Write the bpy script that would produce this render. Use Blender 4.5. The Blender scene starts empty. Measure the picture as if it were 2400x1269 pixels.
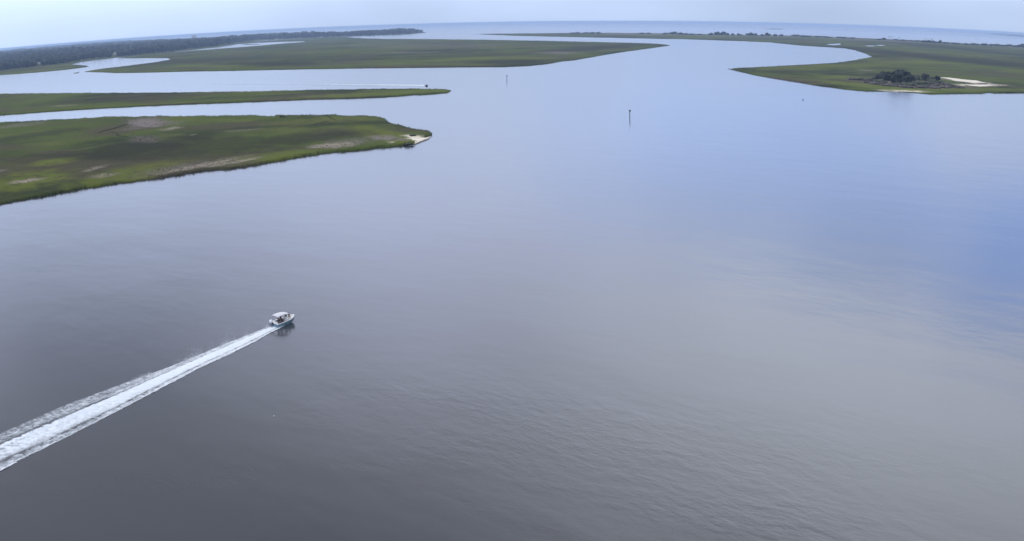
import bpy, bmesh, math, random
from mathutils import Vector, Matrix, noise
from mathutils.geometry import delaunay_2d_cdt
random.seed(7)
S = bpy.context.scene
COL = S.collection
R_ = math.radians

# ------------------------------------------------------------------ camera
CAM_H = 50.0
F_PX = 2675.6            # equisolid focal length in pixels of the 2400 wide photograph
PITCH, ROLL = 0.218295, -0.0159522
SEA_R = 30000.0          # radius of the sheet of water
cd = bpy.data.cameras.new('camera')
cam = bpy.data.objects.new('camera', cd); COL.objects.link(cam)
cam.matrix_world = Matrix.Translation((0, 0, CAM_H)) @ Matrix.Rotation(math.pi/2 - PITCH, 4, 'X') @ Matrix.Rotation(ROLL, 4, 'Z')
cd.type = 'PANO'
PT = cd if hasattr(cd, 'panorama_type') else cd.cycles
PT.panorama_type = 'FISHEYE_EQUISOLID'
PT.fisheye_lens = F_PX*36/2400
PT.fisheye_fov = math.pi
cd.sensor_fit = 'HORIZONTAL'
cd.sensor_width = 36
cd.sensor_height = 36*541/1024
cd.clip_start = 0.5; cd.clip_end = 60000
S.camera = cam

# ------------------------------------------------------------------ render settings
S.render.engine = 'CYCLES'
S.cycles.use_denoising = True
S.cycles.max_bounces = 8; S.cycles.volume_bounces = 2; S.cycles.transparent_max_bounces = 12
S.cycles.caustics_reflective = False; S.cycles.caustics_refractive = False
S.view_settings.view_transform = 'Standard'
S.view_settings.look = 'None'
S.view_settings.exposure = 0; S.view_settings.gamma = 1
S.view_settings.use_curve_mapping = False

# ------------------------------------------------------------------ photograph pixel <-> place
def ray(px, py):
    x, y = px - 1200.0, 634.5 - py
    r = math.hypot(x, y) or 1e-9
    th = 2*math.asin(r/(2*F_PX))
    cx, cy, cz = math.sin(th)*x/r, math.sin(th)*y/r, -math.cos(th)
    c, s = math.cos(ROLL), math.sin(ROLL)
    cx, cy = c*cx - s*cy, s*cx + c*cy
    c, s = math.sin(PITCH), math.cos(PITCH)       # local up -> world
    return Vector((cx, cy*c*1.0 + -cz*s, cy*s + cz*c)).normalized()
def at(px, py, z=0.0):
    d = ray(px, py)
    t = (z - CAM_H)/min(d.z, -0.0019)
    return Vector((d.x*t, d.y*t, z))
def azel(px, py):      # azimuth and elevation of the piece of sky that the water mirrors at this pixel
    d = ray(px, py)
    return math.atan2(d.x, d.y), math.asin(-d.z)
def mpp(p):            # metres per photograph pixel at a place
    return (p - Vector((0, 0, CAM_H))).length/2560.0
def lerp_tab(tab, x, k=1):
    if x <= tab[0][0]: return tab[0][k]
    for a, b in zip(tab, tab[1:]):
        if x <= b[0]:
            t = (x - a[0])/(b[0] - a[0]); return a[k] + t*(b[k] - a[k])
    return tab[-1][k]

# ------------------------------------------------------------------ node helpers
def N(nt, kind, **kw):
    n = nt.nodes.new(kind)
    for k, v in kw.items():
        if k.startswith('_'): setattr(n, k[1:], v)
        else: n.inputs[int(k[1:])].default_value = v
    return n
def L(nt, a, b): nt.links.new(a, b)
def math_n(nt, op, a, b=None, clamp=False):
    n = nt.nodes.new('ShaderNodeMath'); n.operation = op; n.use_clamp = clamp
    for i, v in enumerate((a, b)):
        if v is None: continue
        if hasattr(v, 'is_linked') or isinstance(v, bpy.types.NodeSocket): nt.links.new(v, n.inputs[i])
        else: n.inputs[i].default_value = v
    return n.outputs[0]
def mixc(nt, f, a, b):
    n = nt.nodes.new('ShaderNodeMix'); n.data_type = 'RGBA'
    for sock, v in ((n.inputs['Factor'], f), (n.inputs[6], a), (n.inputs[7], b)):
        if isinstance(v, bpy.types.NodeSocket): nt.links.new(v, sock)
        elif isinstance(v, tuple): sock.default_value = (*v[:3], 1)
        else: sock.default_value = v
    return n.outputs[2]
def maprange(nt, v, a, b, c=0.0, d=1.0, smooth=True):
    n = nt.nodes.new('ShaderNodeMapRange'); n.interpolation_type = 'SMOOTHSTEP' if smooth else 'LINEAR'
    nt.links.new(v, n.inputs[0])
    for i, x in zip((1, 2, 3, 4), (a, b, c, d)): n.inputs[i].default_value = x
    return n.outputs[0]

# ------------------------------------------------------------------ world: hazy bright sky, grey-white clouds with blue gaps
SUN_EL, SUN_AZ = R_(58), R_(-25)      # sun ahead of the camera, a little to the left, high and veiled
W = bpy.data.worlds.new('World'); S.world = W; W.use_nodes = True
nt = W.node_tree; nt.nodes.clear()
tc = nt.nodes.new('ShaderNodeTexCoord')
sp = nt.nodes.new('ShaderNodeSeparateXYZ'); L(nt, tc.outputs['Generated'], sp.inputs[0])
zc = math_n(nt, 'MAXIMUM', sp.outputs[2], 0.002)
el = math_n(nt, 'ARCSINE', zc)
az = math_n(nt, 'ARCTAN2', sp.outputs[0], sp.outputs[1])
cv = nt.nodes.new('ShaderNodeCombineXYZ'); L(nt, sp.outputs[0], cv.inputs[0]); L(nt, sp.outputs[1], cv.inputs[1]); L(nt, zc, cv.inputs[2])
sky = nt.nodes.new('ShaderNodeTexSky'); sky.sky_type = 'NISHITA'; sky.sun_disc = False
sky.sun_elevation = SUN_EL; sky.sun_rotation = SUN_AZ; sky.air_density = 1.0; sky.dust_density = 1.5; sky.ozone_density = 1.5
L(nt, cv.outputs[0], sky.inputs[0])
wn = N(nt, 'ShaderNodeTexNoise'); wn.inputs['Scale'].default_value = 5.0; wn.inputs['Detail'].default_value = 3
wm = nt.nodes.new('ShaderNodeMapping'); wm.inputs['Scale'].default_value = (1, 1, 2.2); L(nt, cv.outputs[0], wm.inputs[0]); L(nt, wm.outputs[0], wn.inputs['Vector'])
pa = nt.nodes.new('ShaderNodeCombineXYZ'); L(nt, az, pa.inputs[0]); L(nt, el, pa.inputs[1])
wv = nt.nodes.new('ShaderNodeVectorMath'); wv.operation = 'SUBTRACT'; L(nt, wn.outputs['Color'], wv.inputs[0]); wv.inputs[1].default_value = (.5, .5, .5)
ws = nt.nodes.new('ShaderNodeVectorMath'); ws.operation = 'MULTIPLY'; L(nt, wv.outputs[0], ws.inputs[0]); ws.inputs[1].default_value = (.30, .12, 0)
pw = nt.nodes.new('ShaderNodeVectorMath'); pw.operation = 'ADD'; L(nt, pa.outputs[0], pw.inputs[0]); L(nt, ws.outputs[0], pw.inputs[1])
def sky_blob(px, py, rx, ry, ang, lo, hi, strength):
    a, e = azel(px, py)
    m = nt.nodes.new('ShaderNodeMapping'); m.vector_type = 'TEXTURE'
    m.inputs['Location'].default_value = (a, e, 0); m.inputs['Rotation'].default_value = (0, 0, R_(ang))
    m.inputs['Scale'].default_value = (rx/2560, ry/2560, 1)
    L(nt, pw.outputs[0], m.inputs[0])
    ln = nt.nodes.new('ShaderNodeVectorMath'); ln.operation = 'LENGTH'; L(nt, m.outputs[0], ln.inputs[0])
    return maprange(nt, ln.outputs['Value'], lo, hi, strength, 0.0)
rp = nt.nodes.new('ShaderNodeValToRGB'); cr = rp.color_ramp; cr.interpolation = 'B_SPLINE'
elf = math_n(nt, 'DIVIDE', el, R_(60), clamp=True); L(nt, elf, rp.inputs[0])
def ramp(cr, stops):
    while len(cr.elements) > 1: cr.elements.remove(cr.elements[-1])
    for i, (p, c) in enumerate(stops):
        e = cr.elements[0] if i == 0 else cr.elements.new(p)
        e.position = p; e.color = (*c, 1)
SKY = [(0, (.56, .70, .98)), (.02, (.57, .71, .99)), (.05, (.75, .92, 1.26)), (.09, (.88, 1.07, 1.46)), (.18, (1.02, 1.15, 1.62)), (.27, (1.30, 1.38, 1.76)), (.35, (1.24, 1.29, 1.52)),
       (.43, (.88, .90, .98)), (1, (.88, .93, 1.05))]
ramp(cr, [(p, tuple(v/2 for v in c)) for p, c in SKY])     # ramp colours stop at 1, so half here and doubled below
azf = maprange(nt, az, -.45, .45, 1.06, .86)
cn = N(nt, 'ShaderNodeTexNoise'); cn.inputs['Scale'].default_value = 3.0; cn.inputs['Detail'].default_value = 4; cn.inputs['Roughness'].default_value = .45
cm = nt.nodes.new('ShaderNodeMapping'); cm.inputs['Scale'].default_value = (1, 1, 3); L(nt, cv.outputs[0], cm.inputs[0]); L(nt, cm.outputs[0], cn.inputs['Vector'])
cnf = maprange(nt, cn.outputs[0], .3, .7, 1.76, 2.24)
g1 = nt.nodes.new('ShaderNodeVectorMath'); g1.operation = 'SCALE'; L(nt, rp.outputs[0], g1.inputs[0]); L(nt, math_n(nt, 'MULTIPLY', azf, cnf), g1.inputs['Scale'])
base = g1.outputs[0]
skyb = nt.nodes.new('ShaderNodeVectorMath'); skyb.operation = 'MULTIPLY'; L(nt, sky.outputs[0], skyb.inputs[0]); skyb.inputs[1].default_value = (.075, .12, .19)
def blend(base, blob, colr): return mixc(nt, blob, base, colr)
base = blend(base, sky_blob(2250, 1170, 950, 440, 8, .25, 1.35, .82), (2.35, 2.52, 2.80))
base = blend(base, sky_blob(1620, 780, 520, 170, 10, .2, 1.4, .40), (1.95, 2.15, 2.50))
base = blend(base, sky_blob(1930, 500, 720, 200, 11, .45, 1.2, .66), (.58, .88, 1.66))
base = blend(base, sky_blob(2400, 620, 330, 130, 6, .25, 1.45, .66), (.26, .68, 1.85))
base = blend(base, sky_blob(2200, 650, 34, 150, 0, .2, 1.8, .22), (1.1, 1.25, 1.75))
base = blend(base, sky_blob(2090, 610, 70, 130, 0, .2, 1.6, .35), (.45, .65, 1.15))
base = blend(base, sky_blob(160, 850, 330, 140, 8, .2, 1.4, .78), (.28, .36, .62))
base = blend(base, sky_blob(150, 640, 620, 190, 4, .2, 1.4, .34), (.60, .72, .98))
base = blend(base, sky_blob(300, 1430, 1150, 720, 8, .40, 1.25, .86), (.34, .36, .41))
# behind and overhead the clear sky shows through thinner cloud
gap = maprange(nt, cn.outputs[0], .52, .75, 0, .55)
hi_ = maprange(nt, el, R_(32), R_(55), 0, 1)
base = mixc(nt, math_n(nt, 'MULTIPLY', gap, hi_), base, skyb.outputs[0])
bg = nt.nodes.new('ShaderNodeBackground'); L(nt, base, bg.inputs[0]); bg.inputs[1].default_value = 1.0
wo = nt.nodes.new('ShaderNodeOutputWorld'); L(nt, bg.outputs[0], wo.inputs[0])
W.cycles.sampling_method = 'MANUAL'; W.cycles.sample_map_resolution = 512

sd = bpy.data.lights.new('sun', 'SUN'); sd.energy = 1.5; sd.angle = R_(10); sd.color = (1, .96, .90)
sun = bpy.data.objects.new('sun', sd); COL.objects.link(sun)
to_sun = Vector((math.sin(SUN_AZ)*math.cos(SUN_EL), math.cos(SUN_AZ)*math.cos(SUN_EL), math.sin(SUN_EL)))
sun.rotation_euler = to_sun.to_track_quat('Z', 'Y').to_euler()
sun.location = to_sun*300

# ------------------------------------------------------------------ materials
def mat(name, col=(.5, .5, .5), rough=.6, metal=0.0, var=.12, vscale=3.0, spec=.5, bump=0.0):
    m = bpy.data.materials.new(name); m.use_nodes = True; nt = m.node_tree
    b = nt.nodes['Principled BSDF']
    b.inputs['Roughness'].default_value = rough; b.inputs['Metallic'].default_value = metal
    b.inputs['Specular IOR Level'].default_value = spec
    tc = nt.nodes.new('ShaderNodeTexCoord')
    n = nt.nodes.new('ShaderNodeTexNoise'); n.inputs['Scale'].default_value = vscale; n.inputs['Detail'].default_value = 4
    L(nt, tc.outputs['Object'], n.inputs['Vector'])
    lo = tuple(c*(1-var) for c in col); hi = tuple(min(1, c*(1+var)) for c in col)
    L(nt, mixc(nt, maprange(nt, n.outputs[0], .3, .7), lo, hi), b.inputs['Base Color'])
    if bump:
        bp = nt.nodes.new('ShaderNodeBump'); bp.inputs['Distance'].default_value = bump; L(nt, n.outputs[0], bp.inputs['Height']); L(nt, bp.outputs[0], b.inputs['Normal'])
    return m

def water_material():
    m = bpy.data.materials.new('river_water'); m.use_nodes = True; nt = m.node_tree
    b = nt.nodes['Principled BSDF']
    geo = nt.nodes.new('ShaderNodeNewGeometry')
    n0 = N(nt, 'ShaderNodeTexNoise'); n0.inputs['Scale'].default_value = .006; n0.inputs['Detail'].default_value = 4
    L(nt, geo.outputs['Position'], n0.inputs['Vector'])
    L(nt, mixc(nt, maprange(nt, n0.outputs[0], .3, .7), (.036, .041, .050), (.048, .050, .056)), b.inputs['Base Color'])
    b.inputs['IOR'].default_value = 1.36
    # calm river, wind-roughened open sea beyond the barrier islands
    sx = nt.nodes.new('ShaderNodeSeparateXYZ'); L(nt, geo.outputs['Position'], sx.inputs[0])
    yn = math_n(nt, 'ADD', sx.outputs[1], math_n(nt, 'MULTIPLY', n0.outputs[0], 900.0))
    sea = math_n(nt, 'MULTIPLY', maprange(nt, yn, 6800, 10500), maprange(nt, sx.outputs[0], -600, 2600))
    L(nt, maprange(nt, sea, 0, 1, .15, .24, False), b.inputs['Roughness'])
    # wind ripples: crests run across the breeze, stronger inside gust patches
    mp = nt.nodes.new('ShaderNodeMapping'); mp.vector_type = 'TEXTURE'; mp.inputs['Rotation'].default_value = (0, 0, R_(-50)); mp.inputs['Scale'].default_value = (1.8, 1.0, 1)
    L(nt, geo.outputs['Position'], mp.inputs[0])
    a = N(nt, 'ShaderNodeTexNoise'); a.inputs['Scale'].default_value = .62; a.inputs['Detail'].default_value = 4; a.inputs['Roughness'].default_value = .5; a.inputs['Distortion'].default_value = .25
    L(nt, mp.outputs[0], a.inputs['Vector'])
    f = N(nt, 'ShaderNodeTexNoise'); f.inputs['Scale'].default_value = 2.6; f.inputs['Detail'].default_value = 3
    L(nt, mp.outputs[0], f.inputs['Vector'])
    mp2 = nt.nodes.new('ShaderNodeMapping'); mp2.vector_type = 'TEXTURE'; mp2.inputs['Rotation'].default_value = (0, 0, R_(-35)); mp2.inputs['Scale'].default_value = (2.8, 1, 1); L(nt, geo.outputs['Position'], mp2.inputs[0])
    g = N(nt, 'ShaderNodeTexNoise'); g.inputs['Scale'].default_value = .05; g.inputs['Detail'].default_value = 3
    L(nt, mp2.outputs[0], g.inputs['Vector'])
    gust = maprange(nt, g.outputs[0], .44, .70, .08, 1.0)
    c0 = at(1620, 1120)
    ds = nt.nodes.new('ShaderNodeMapping'); ds.vector_type = 'TEXTURE'; ds.inputs['Location'].default_value = c0; ds.inputs['Rotation'].default_value = (0, 0, R_(-42)); ds.inputs['Scale'].default_value = (52, 20, 1)
    L(nt, geo.outputs['Position'], ds.inputs[0])
    dl = nt.nodes.new('ShaderNodeVectorMath'); dl.operation = 'LENGTH'; L(nt, ds.outputs[0], dl.inputs[0])
    patch = maprange(nt, math_n(nt, 'ADD', dl.outputs['Value'], math_n(nt, 'MULTIPLY', g.outputs[0], 1.2)), 1.2, 2.3, 1, 0)
    patch = math_n(nt, 'MULTIPLY', patch, maprange(nt, g.outputs[0], .36, .60, .3, 1))
    gust = math_n(nt, 'MAXIMUM', math_n(nt, 'MULTIPLY', gust, .42), patch)
    h = math_n(nt, 'MULTIPLY', math_n(nt, 'ADD', a.outputs[0], math_n(nt, 'MULTIPLY', f.outputs[0], .22)), gust)
    sw = N(nt, 'ShaderNodeTexNoise'); sw.inputs['Scale'].default_value = .055; sw.inputs['Detail'].default_value = 3; L(nt, mp.outputs[0], sw.inputs['Vector'])
    h = math_n(nt, 'ADD', h, math_n(nt, 'MULTIPLY', sw.outputs[0], 2.4))
    bp = nt.nodes.new('ShaderNodeBump'); bp.inputs['Strength'].default_value = 1; bp.inputs['Distance'].default_value = .055
    L(nt, h, bp.inputs['Height']); L(nt, bp.outputs[0], b.inputs['Normal'])
    return m

def marsh_material():
    m = bpy.data.materials.new('marsh_grass_and_mud'); m.use_nodes = True; nt = m.node_tree
    b = nt.nodes['Principled BSDF']; b.inputs['Roughness'].default_value = .95; b.inputs['Specular IOR Level'].default_value = .04
    geo = nt.nodes.new('ShaderNodeNewGeometry')
    def nz(sc, d, loc=(0, 0, 0), dist=0.0):
        mp = nt.nodes.new('ShaderNodeMapping'); mp.inputs['Location'].default_value = loc; mp.inputs['Scale'].default_value = (1, 1, .05)
        L(nt, geo.outputs['Position'], mp.inputs[0])
        n = N(nt, 'ShaderNodeTexNoise'); n.inputs['Scale'].default_value = sc; n.inputs['Detail'].default_value = d; n.inputs['Distortion'].default_value = dist
        n.inputs['Roughness'].default_value = .55
        L(nt, mp.outputs[0], n.inputs['Vector']); return n.outputs[0]
    big, mid, fine, hue = nz(.0042, 5, dist=.6), nz(.022, 5, (31, 7, 0), .8), nz(.5, 4), nz(.009, 4, (500, 90, 0), .4)
    c = mixc(nt, maprange(nt, big, .41, .56), (.024, .030, .010), (.064, .086, .014))
    c = mixc(nt, maprange(nt, mid, .50, .64, 0, .8), c, (.088, .104, .024))
    c = mixc(nt, maprange(nt, hue, .50, .60, 0, .8), c, (.066, .056, .034))
    c = mixc(nt, maprange(nt, fine, .35, .7, 0, .35), c, (.040, .050, .020))
    for name, colr in (('lush', (.100, .122, .018)), ('dark', (.025, .027, .013)), ('mud', (.165, .140, .135)), ('wrack', (.235, .205, .165)), ('sand', (.62, .57, .48))):
        at_ = nt.nodes.new('ShaderNodeAttribute'); at_.attribute_name = name
        f = math_n(nt, 'MULTIPLY', at_.outputs['Fac'], maprange(nt, nz(.35 if name in ('wrack', 'mud') else .15, 5, (9, 3, 0), 1.0), .36, .50, .75 if name == 'dark' else .35, 1.0), clamp=True)
        c = mixc(nt, f, c, colr)
    L(nt, c, b.inputs['Base Color'])
    bp = nt.nodes.new('ShaderNodeBump'); bp.inputs['Distance'].default_value = .5; L(nt, fine, bp.inputs['Height']); L(nt, bp.outputs[0], b.inputs['Normal'])
    return m

def leaf_material(name, lo, hi, scale=.25):
    m = bpy.data.materials.new(name); m.use_nodes = True; nt = m.node_tree
    b = nt.nodes['Principled BSDF']; b.inputs['Roughness'].default_value = .75; b.inputs['Specular IOR Level'].default_value = .2
    geo = nt.nodes.new('ShaderNodeNewGeometry')
    n = N(nt, 'ShaderNodeTexNoise'); n.inputs['Scale'].default_value = scale; n.inputs['Detail'].default_value = 4
    L(nt, geo.outputs['Position'], n.inputs['Vector'])
    c = mixc(nt, maprange(nt, n.outputs[0], .3, .7), lo, hi)
    rnd = maprange(nt, geo.outputs['Random Per Island'], 0, 1, .6, 1.45, False)
    v = nt.nodes.new('ShaderNodeVectorMath'); v.operation = 'SCALE'; L(nt, c, v.inputs[0]); L(nt, rnd, v.inputs['Scale'])
    L(nt, v.outputs[0], b.inputs['Base Color'])
    return m

def foam_material(name, along, speckle, thin=0.0):
    """white water: UV.x = metres behind the boat, UV.y = across the wake (0 far edge .. 1 near edge)"""
    m = bpy.data.materials.new(name); m.use_nodes = True; nt = m.node_tree
    b = nt.nodes['Principled BSDF']; b.inputs['Roughness'].default_value = .55; b.inputs['Specular IOR Level'].default_value = .3
    b.inputs['Base Color'].default_value = (.62, .68, .76, 1)
    uv = nt.nodes.new('ShaderNodeUVMap'); uv.uv_map = 'UVMap'
    s = nt.nodes.new('ShaderNodeSeparateXYZ'); L(nt, uv.outputs[0], s.inputs[0])
    geo = nt.nodes.new('ShaderNodeNewGeometry')
    n1 = N(nt, 'ShaderNodeTexNoise'); n1.inputs['Scale'].default_value = speckle; n1.inputs['Detail'].default_value = 6; n1.inputs['Roughness'].default_value = .62; n1.inputs['Distortion'].default_value = .7
    L(nt, geo.outputs['Position'], n1.inputs['Vector'])
    n2 = N(nt, 'ShaderNodeTexNoise'); n2.inputs['Scale'].default_value = 1.0; n2.inputs['Detail'].default_value = 4
    mp = nt.nodes.new('ShaderNodeMapping'); mp.inputs['Scale'].default_value = (.16, 9.0, 1); L(nt, uv.outputs[0], mp.inputs[0]); L(nt, mp.outputs[0], n2.inputs['Vector'])
    L(nt, mixc(nt, math_n(nt, 'MAXIMUM', maprange(nt, n1.outputs[0], .38, .6), maprange(nt, s.outputs[0], 90, 20)), (.50, .56, .64), (.68, .74, .81)), b.inputs['Base Color'])
    # edges of the bands wander
    vv = math_n(nt, 'ADD', s.outputs[1], math_n(nt, 'MULTIPLY', math_n(nt, 'SUBTRACT', n1.outputs[0], .5), .11))
    r = nt.nodes.new('ShaderNodeValToRGB'); L(nt, vv, r.inputs[0])
    if along:
        st = [(0, 0), (.025, .46), (.10, .36), (.26, .40), (.31, .20), (.345, .24), (.375, .98), (.50, .92), (.62, .82), (.72, .56), (.775, .18), (.80, .28), (.83, .42), (.90, .46), (.975, .60), (1, 0)]
    else:
        st = [(0, 0), (.2, .6), (.5, 1), (.8, .6), (1, 0)]
    ramp(r.color_ramp, [(p, (v, v, v)) for p, v in st])
    near = maprange(nt, s.outputs[0], 5, 75, .26, 0.0) if along else maprange(nt, s.outputs[0], 0, 170, .35, -.75, False)
    a = math_n(nt, 'ADD', r.outputs[0], math_n(nt, 'MULTIPLY', near, math_n(nt, 'GREATER_THAN', r.outputs[0], .15)))
    a = math_n(nt, 'ADD', a, math_n(nt, 'MULTIPLY', math_n(nt, 'SUBTRACT', n1.outputs[0], .5), 1.15))
    if along:
        n3 = N(nt, 'ShaderNodeTexNoise'); n3.inputs['Scale'].default_value = .75; n3.inputs['Detail'].default_value = 3; n3.inputs['Distortion'].default_value = 1.2; L(nt, geo.outputs['Position'], n3.inputs['Vector'])
        holes = math_n(nt, 'MULTIPLY', maprange(nt, n3.outputs[0], .49, .60), math_n(nt, 'MULTIPLY', maprange(nt, s.outputs[0], 35, 110, 0, .75), math_n(nt, 'MULTIPLY', maprange(nt, vv, .36, .41), maprange(nt, vv, .62, .52))))
        a = math_n(nt, 'SUBTRACT', a, holes)
    a = math_n(nt, 'ADD', a, math_n(nt, 'MULTIPLY', math_n(nt, 'SUBTRACT', n2.outputs[0], .5), .6))
    a = maprange(nt, a, .02, .98, 0, 1)
    edge = math_n(nt, 'MULTIPLY', maprange(nt, vv, 0, .09), maprange(nt, vv, 1, .97))
    L(nt, math_n(nt, 'MULTIPLY', math_n(nt, 'MULTIPLY', a, edge), .97), b.inputs['Alpha'])
    bp = nt.nodes.new('ShaderNodeBump'); bp.inputs['Distance'].default_value = .25; L(nt, n1.outputs[0], bp.inputs['Height']); L(nt, bp.outputs[0], b.inputs['Normal'])
    return m

M_WATER = water_material(); M_MARSH = marsh_material()
M_PINE = leaf_material('maritime_forest_leaves', (.009, .015, .016), (.021, .029, .024), .02)
M_OAK = leaf_material('live_oak_leaves', (.009, .013, .013), (.024, .031, .021), .3)
M_BUSH = leaf_material('salt_shrub_leaves', (.045, .055, .034), (.085, .092, .060), .3)
M_DEAD = leaf_material('brown_shrub_twigs', (.060, .050, .052), (.12, .10, .095), .3)
M_PALM = leaf_material('palm_fronds', (.020, .030, .020), (.045, .055, .03), .4)
M_BARK = mat('bark', (.085, .07, .055), .9, vscale=2, var=.3, bump=.05)
M_GEL = mat('white_gelcoat', (.80, .81, .80), .25, var=.03)
M_TEAL = mat('teal_hull_paint', (.155, .255, .31), .25, var=.06)
M_DARK = mat('dark_vinyl', (.025, .025, .035), .5)
M_CANVAS = mat('pale_grey_canvas', (.56, .57, .62), .8, vscale=5, var=.05)
M_ALU = mat('brushed_aluminium', (.6, .6, .62), .35, metal=1.0)
M_GREYP = mat('grey_engine_paint', (.22, .22, .26), .4)
M_WIND = mat('smoked_acrylic', (.05, .06, .08), .08)
M_SKIN = mat('skin', (.45, .27, .19), .6)
M_NAVY = mat('navy_cotton', (.02, .022, .045), .9)
M_MAROON = mat('dark_plum_cotton', (.055, .028, .04), .9)
M_CHAR = mat('charcoal_cotton', (.03, .03, .035), .9)
M_HAIR = mat('dark_hair', (.02, .014, .01), .7)
M_WOOD = mat('weathered_pile_timber', (.075, .06, .05), .9, vscale=4, var=.3, bump=.02)
M_SIGN_G = mat('faded_green_sign_board', (.02, .07, .045), .5)
M_SIGN_R = mat('faded_red_sign_board', (.10, .03, .03), .5)
M_WALL = mat('white_clapboard', (.50, .50, .50), .7, var=.06)
M_ROOF = mat('grey_shingle', (.28, .28, .29), .8, var=.15)
M_PANE = mat('dark_window_glass', (.03, .035, .05), .1)
M_SAND = mat('pale_sand', (.62, .57, .48), .95, vscale=.4, var=.12, bump=.05)
M_FOAM = foam_material('wake_foam', True, 1.1)
M_FOAM2 = foam_material('far_wake_foam', False, .25)
M_CREEK = mat('wet_creek_mud', (.016, .019, .013), 1.0, spec=0.0, vscale=.5, var=.3)
M_SPRAY = mat('spray_droplets', (.9, .92, .95), .3, var=.02)

# ------------------------------------------------------------------ object helpers
def mesh_obj(name, verts, faces, material, parent=None, smooth=False):
    me = bpy.data.meshes.new(name); me.from_pydata([tuple(v) for v in verts], [], faces); me.update()
    mats = material if isinstance(material, (list, tuple)) else [material]
    for m in mats: me.materials.append(m)
    if smooth: me.polygons.foreach_set('use_smooth', [True]*len(me.polygons))
    o = bpy.data.objects.new(name, me); COL.objects.link(o)
    if parent: o.parent = parent
    return o
def thing(name, label, cat, loc=(0, 0, 0), rot=(0, 0, 0), group=None):
    o = bpy.data.objects.new(name, None); COL.objects.link(o)
    o.location = loc; o.rotation_euler = rot; o.empty_display_size = .3
    o['label'] = label; o['category'] = cat
    if group: o['group'] = group
    return o
def tag(o, label, cat=None, group=None, kind=None):
    o['label'] = label
    if cat: o['category'] = cat
    if group: o['group'] = group
    if kind: o['kind'] = kind
    return o
class MB:
    def __init__(s): s.v = []; s.f = []
    def add(s, vs, fs):
        n = len(s.v); s.v += [tuple(v) for v in vs]; s.f += [tuple(i+n for i in f) for f in fs]
    def box(s, c, d, rz=0, bev=.12):
        """box with chamfered vertical edges"""
        x, y, z = d[0]/2, d[1]/2, d[2]/2; b = min(x, y)*bev*2
        pts = [(x-b, -y), (x, -y+b), (x, y-b), (x-b, y), (-x+b, y), (-x, y-b), (-x, -y+b), (-x+b, -y)]
        ca, sa = math.cos(rz), math.sin(rz)
        vs = [(c[0]+ca*p[0]-sa*p[1], c[1]+sa*p[0]+ca*p[1], c[2]+k) for k in (-z, z) for p in pts]
        fs = [tuple(range(7, -1, -1)), tuple(range(8, 16))]+[(i, (i+1) % 8, 8+(i+1) % 8, 8+i) for i in range(8)]
        s.add(vs, fs)
    def tube(s, pts, radii, n=8, cap=True):
        pts = [Vector(p) for p in pts]
        if not hasattr(radii, '__len__'): radii = [radii]*len(pts)
        rings = []
        for i, p in enumerate(pts):
            d = (pts[min(i+1, len(pts)-1)]-pts[max(i-1, 0)]).normalized()
            u = d.cross(Vector((0, 0, 1)) if abs(d.z) < .9 else Vector((1, 0, 0))).normalized(); w = d.cross(u)
            rings.append([p+(u*math.cos(2*math.pi*k/n)+w*math.sin(2*math.pi*k/n))*radii[i] for k in range(n)])
        vs = [v for r in rings for v in r]
        fs = [(i*n+k, i*n+(k+1) % n, (i+1)*n+(k+1) % n, (i+1)*n+k) for i in range(len(pts)-1) for k in range(n)]
        if cap: fs += [tuple(range(n-1, -1, -1)), tuple((len(pts)-1)*n+k for k in range(n))]
        s.add(vs, fs)
    def loft(s, rings, close=True, cap=True):
        n = len(rings[0]); vs = [v for r in rings for v in r]; m = n if close else n-1
        fs = [(i*n+k, i*n+(k+1) % n, (i+1)*n+(k+1) % n, (i+1)*n+k) for i in range(len(rings)-1) for k in range(m)]
        if cap: fs += [tuple(range(n-1, -1, -1)), tuple((len(rings)-1)*n+k for k in range(n))]
        s.add(vs, fs)
    def build(s, name, material, parent=None, smooth=False): return mesh_obj(name, s.v, s.f, material, parent, smooth)

ORD = 'first second third fourth fifth sixth seventh eighth ninth tenth eleventh twelfth thirteenth fourteenth fifteenth sixteenth seventeenth'.split()
def fbm(x, y, sc, oct_=4, seed=0.0):
    return noise.fractal(Vector((x*sc+seed, y*sc-seed*.7, seed)), 1.0, 2.0, oct_)

# ------------------------------------------------------------------ THE SETTING: water
bm_v = []; bm_f = []
rad = [0, 60, 120, 200, 350, 600, 1000, 1800, 3200, 6000, 12000, SEA_R]; SEG = 360
bm_v.append((0, 0, 0))
for r in rad[1:]:
    bm_v += [(r*math.sin(2*math.pi*k/SEG), r*math.cos(2*math.pi*k/SEG), 0) for k in range(SEG)]
for k in range(SEG): bm_f.append((0, 1+(k+1) % SEG, 1+k))
for i in range(len(rad)-2):
    a, b = 1+i*SEG, 1+(i+1)*SEG
    bm_f += [(a+k, a+(k+1) % SEG, b+(k+1) % SEG, b+k) for k in range(SEG)]
water = mesh_obj('water', bm_v, bm_f, M_WATER)
tag(water, 'smooth blue grey tidal river and open sea reaching the horizon', kind='structure')

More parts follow.
